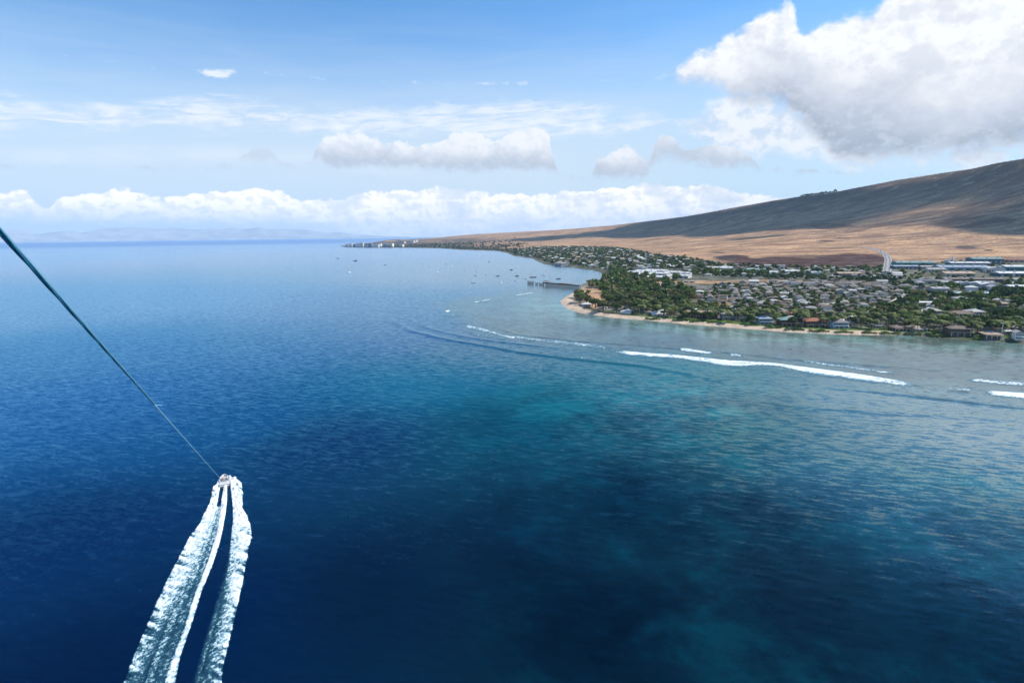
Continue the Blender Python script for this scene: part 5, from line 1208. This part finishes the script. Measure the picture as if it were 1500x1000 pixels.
for k in range(60):
    px_, py_ = (rs.uniform(1118, 1146), rs.uniform(403, 406)) if k < 36 else (rs.uniform(929, 962), rs.uniform(415.5, 423))
    p = pick(px_, py_); i = int(rs.choice([0,0,1,3,2])); put_car(p[0], p[1], p[2]+.05, rs.choice([.3, 1.87]), i, f"{CNm[i]} car parked {'in the car park beside the green-roofed store' if k < 36 else 'in the lot on the point'}", f"{CNm[i]} cars parked {'beside the store' if k < 36 else 'on the point'}")
# people on the beach
for (px_, py_, lb) in ((1199, 488.0, 'person in dark clothes walking on the sand below the red-brown roofed house'), (1246.5, 491.4, 'person in dark clothes at the water edge right of the walker')):
    p = pick(px_, py_); o = bpy.data.objects.new('person', person_mesh(flat('shirt_dark', (.05,.05,.05)))); COL.objects.link(o); o.location = (p[0], p[1], p[2]+.42); o.rotation_euler = (0, 0, 1.0); tag(o, lb, 'person')
for (px_, py_, h, lb) in ((1483, 414, 24, 'tall white lattice pole with floodlights at the right'), (1466, 497, 15, 'thin white pole among the palms near the right end'), (960.5, 410, 18, 'thin light pole in front of the shopping centre'), (1073.5, 402, 20, 'thin pole right of the long white hall')):
    p = pick(px_, py_); e = empty('light_pole', p, .2, lb, 'pole'); MB().tube([(0,0,-1),(0,0,h)], [.35,.22], 6).build('mast', TRIM, e)
    if h > 22:
        for q in (.55, .78): MB().box(-2.6, 2.6, -.2, .2, h*q, h*q+.8).build('crossarm', TRIM, e)
    else: MB().box(-1.2, 1.2, -.25, .25, h+.01, h+.4).build('lamp_head', TRIM, e)
# ------------------------------------------------------------------ far island
m, n = mat('island_ground'); P = wpos(n); princ(m, n, n.mix(n.ss(n.noise(P, .0012, 5, .6), .4, .6), (.26, .28, .26), (.40, .40, .36)), .95, .1)
IP = [(-60,331),(0,333),(30,335),(60,341),(95,336),(120,340),(150,333),(200,331),(280,331.5),(340,331.5),(400,333),(440,334.5),(480,338),(520,342),(560,345.4),(600,346.2)]
Di = 44000.0; xs = np.linspace(-80, 600, 260); ys_ = np.interp(xs, [p[0] for p in IP], [p[1] for p in IP]); rowsI = []
for j, fr in enumerate(np.linspace(0, 1, 26)):
    r = []
    for xx, yy in zip(xs, ys_):
        d = pdir(xx, yy); hz_ = math.hypot(d[0], d[1]); dist = Di-2600+5200*fr; top = max(15, H+Di*d[2]/hz_)
        u_ = d[:2]/hz_; prof = min(1, fr/.55)**.8 if fr < .55 else 1-.5*(fr-.55)/.45
        v = fbm(np.array([u_[0]*40]), np.array([fr*3.0]), 4, 3)[0]; r.append((u_[0]*dist, u_[1]*dist, top*prof*(.72+.5*v*(1 if fr < .5 else .6)) if 0 < fr < 1 else -4))
    rowsI.append(r)
G = np.array(rowsI); isl = grid_obj('far_island_hills', G[..., 0], G[..., 1], G[..., 2], m); tag(isl, kind='structure')
# ------------------------------------------------------------------ haze
m = bpy.data.materials.new('haze_air'); m.use_nodes = True; nt_ = m.node_tree; nt_.nodes.clear()
pv = nt_.nodes.new('ShaderNodeVolumePrincipled'); pv.inputs['Color'].default_value = (.62, .81, 1.0, 1); pv.inputs['Density'].default_value = 2.7e-5
ov = nt_.nodes.new('ShaderNodeOutputMaterial'); nt_.links.new(pv.outputs[0], ov.inputs['Volume'])
b_ = 52000; z0_, z1_ = -5, 1320
vs = [(x, y, z) for z in (z0_, z1_) for x, y in ((-b_, -b_), (b_, -b_), (b_, b_), (-b_, b_))]
hz = mesh_obj('haze', vs, [(3,2,1,0),(4,5,6,7),(0,1,5,4),(1,2,6,5),(2,3,7,6),(3,0,4,7)], m); tag(hz, kind='stuff')
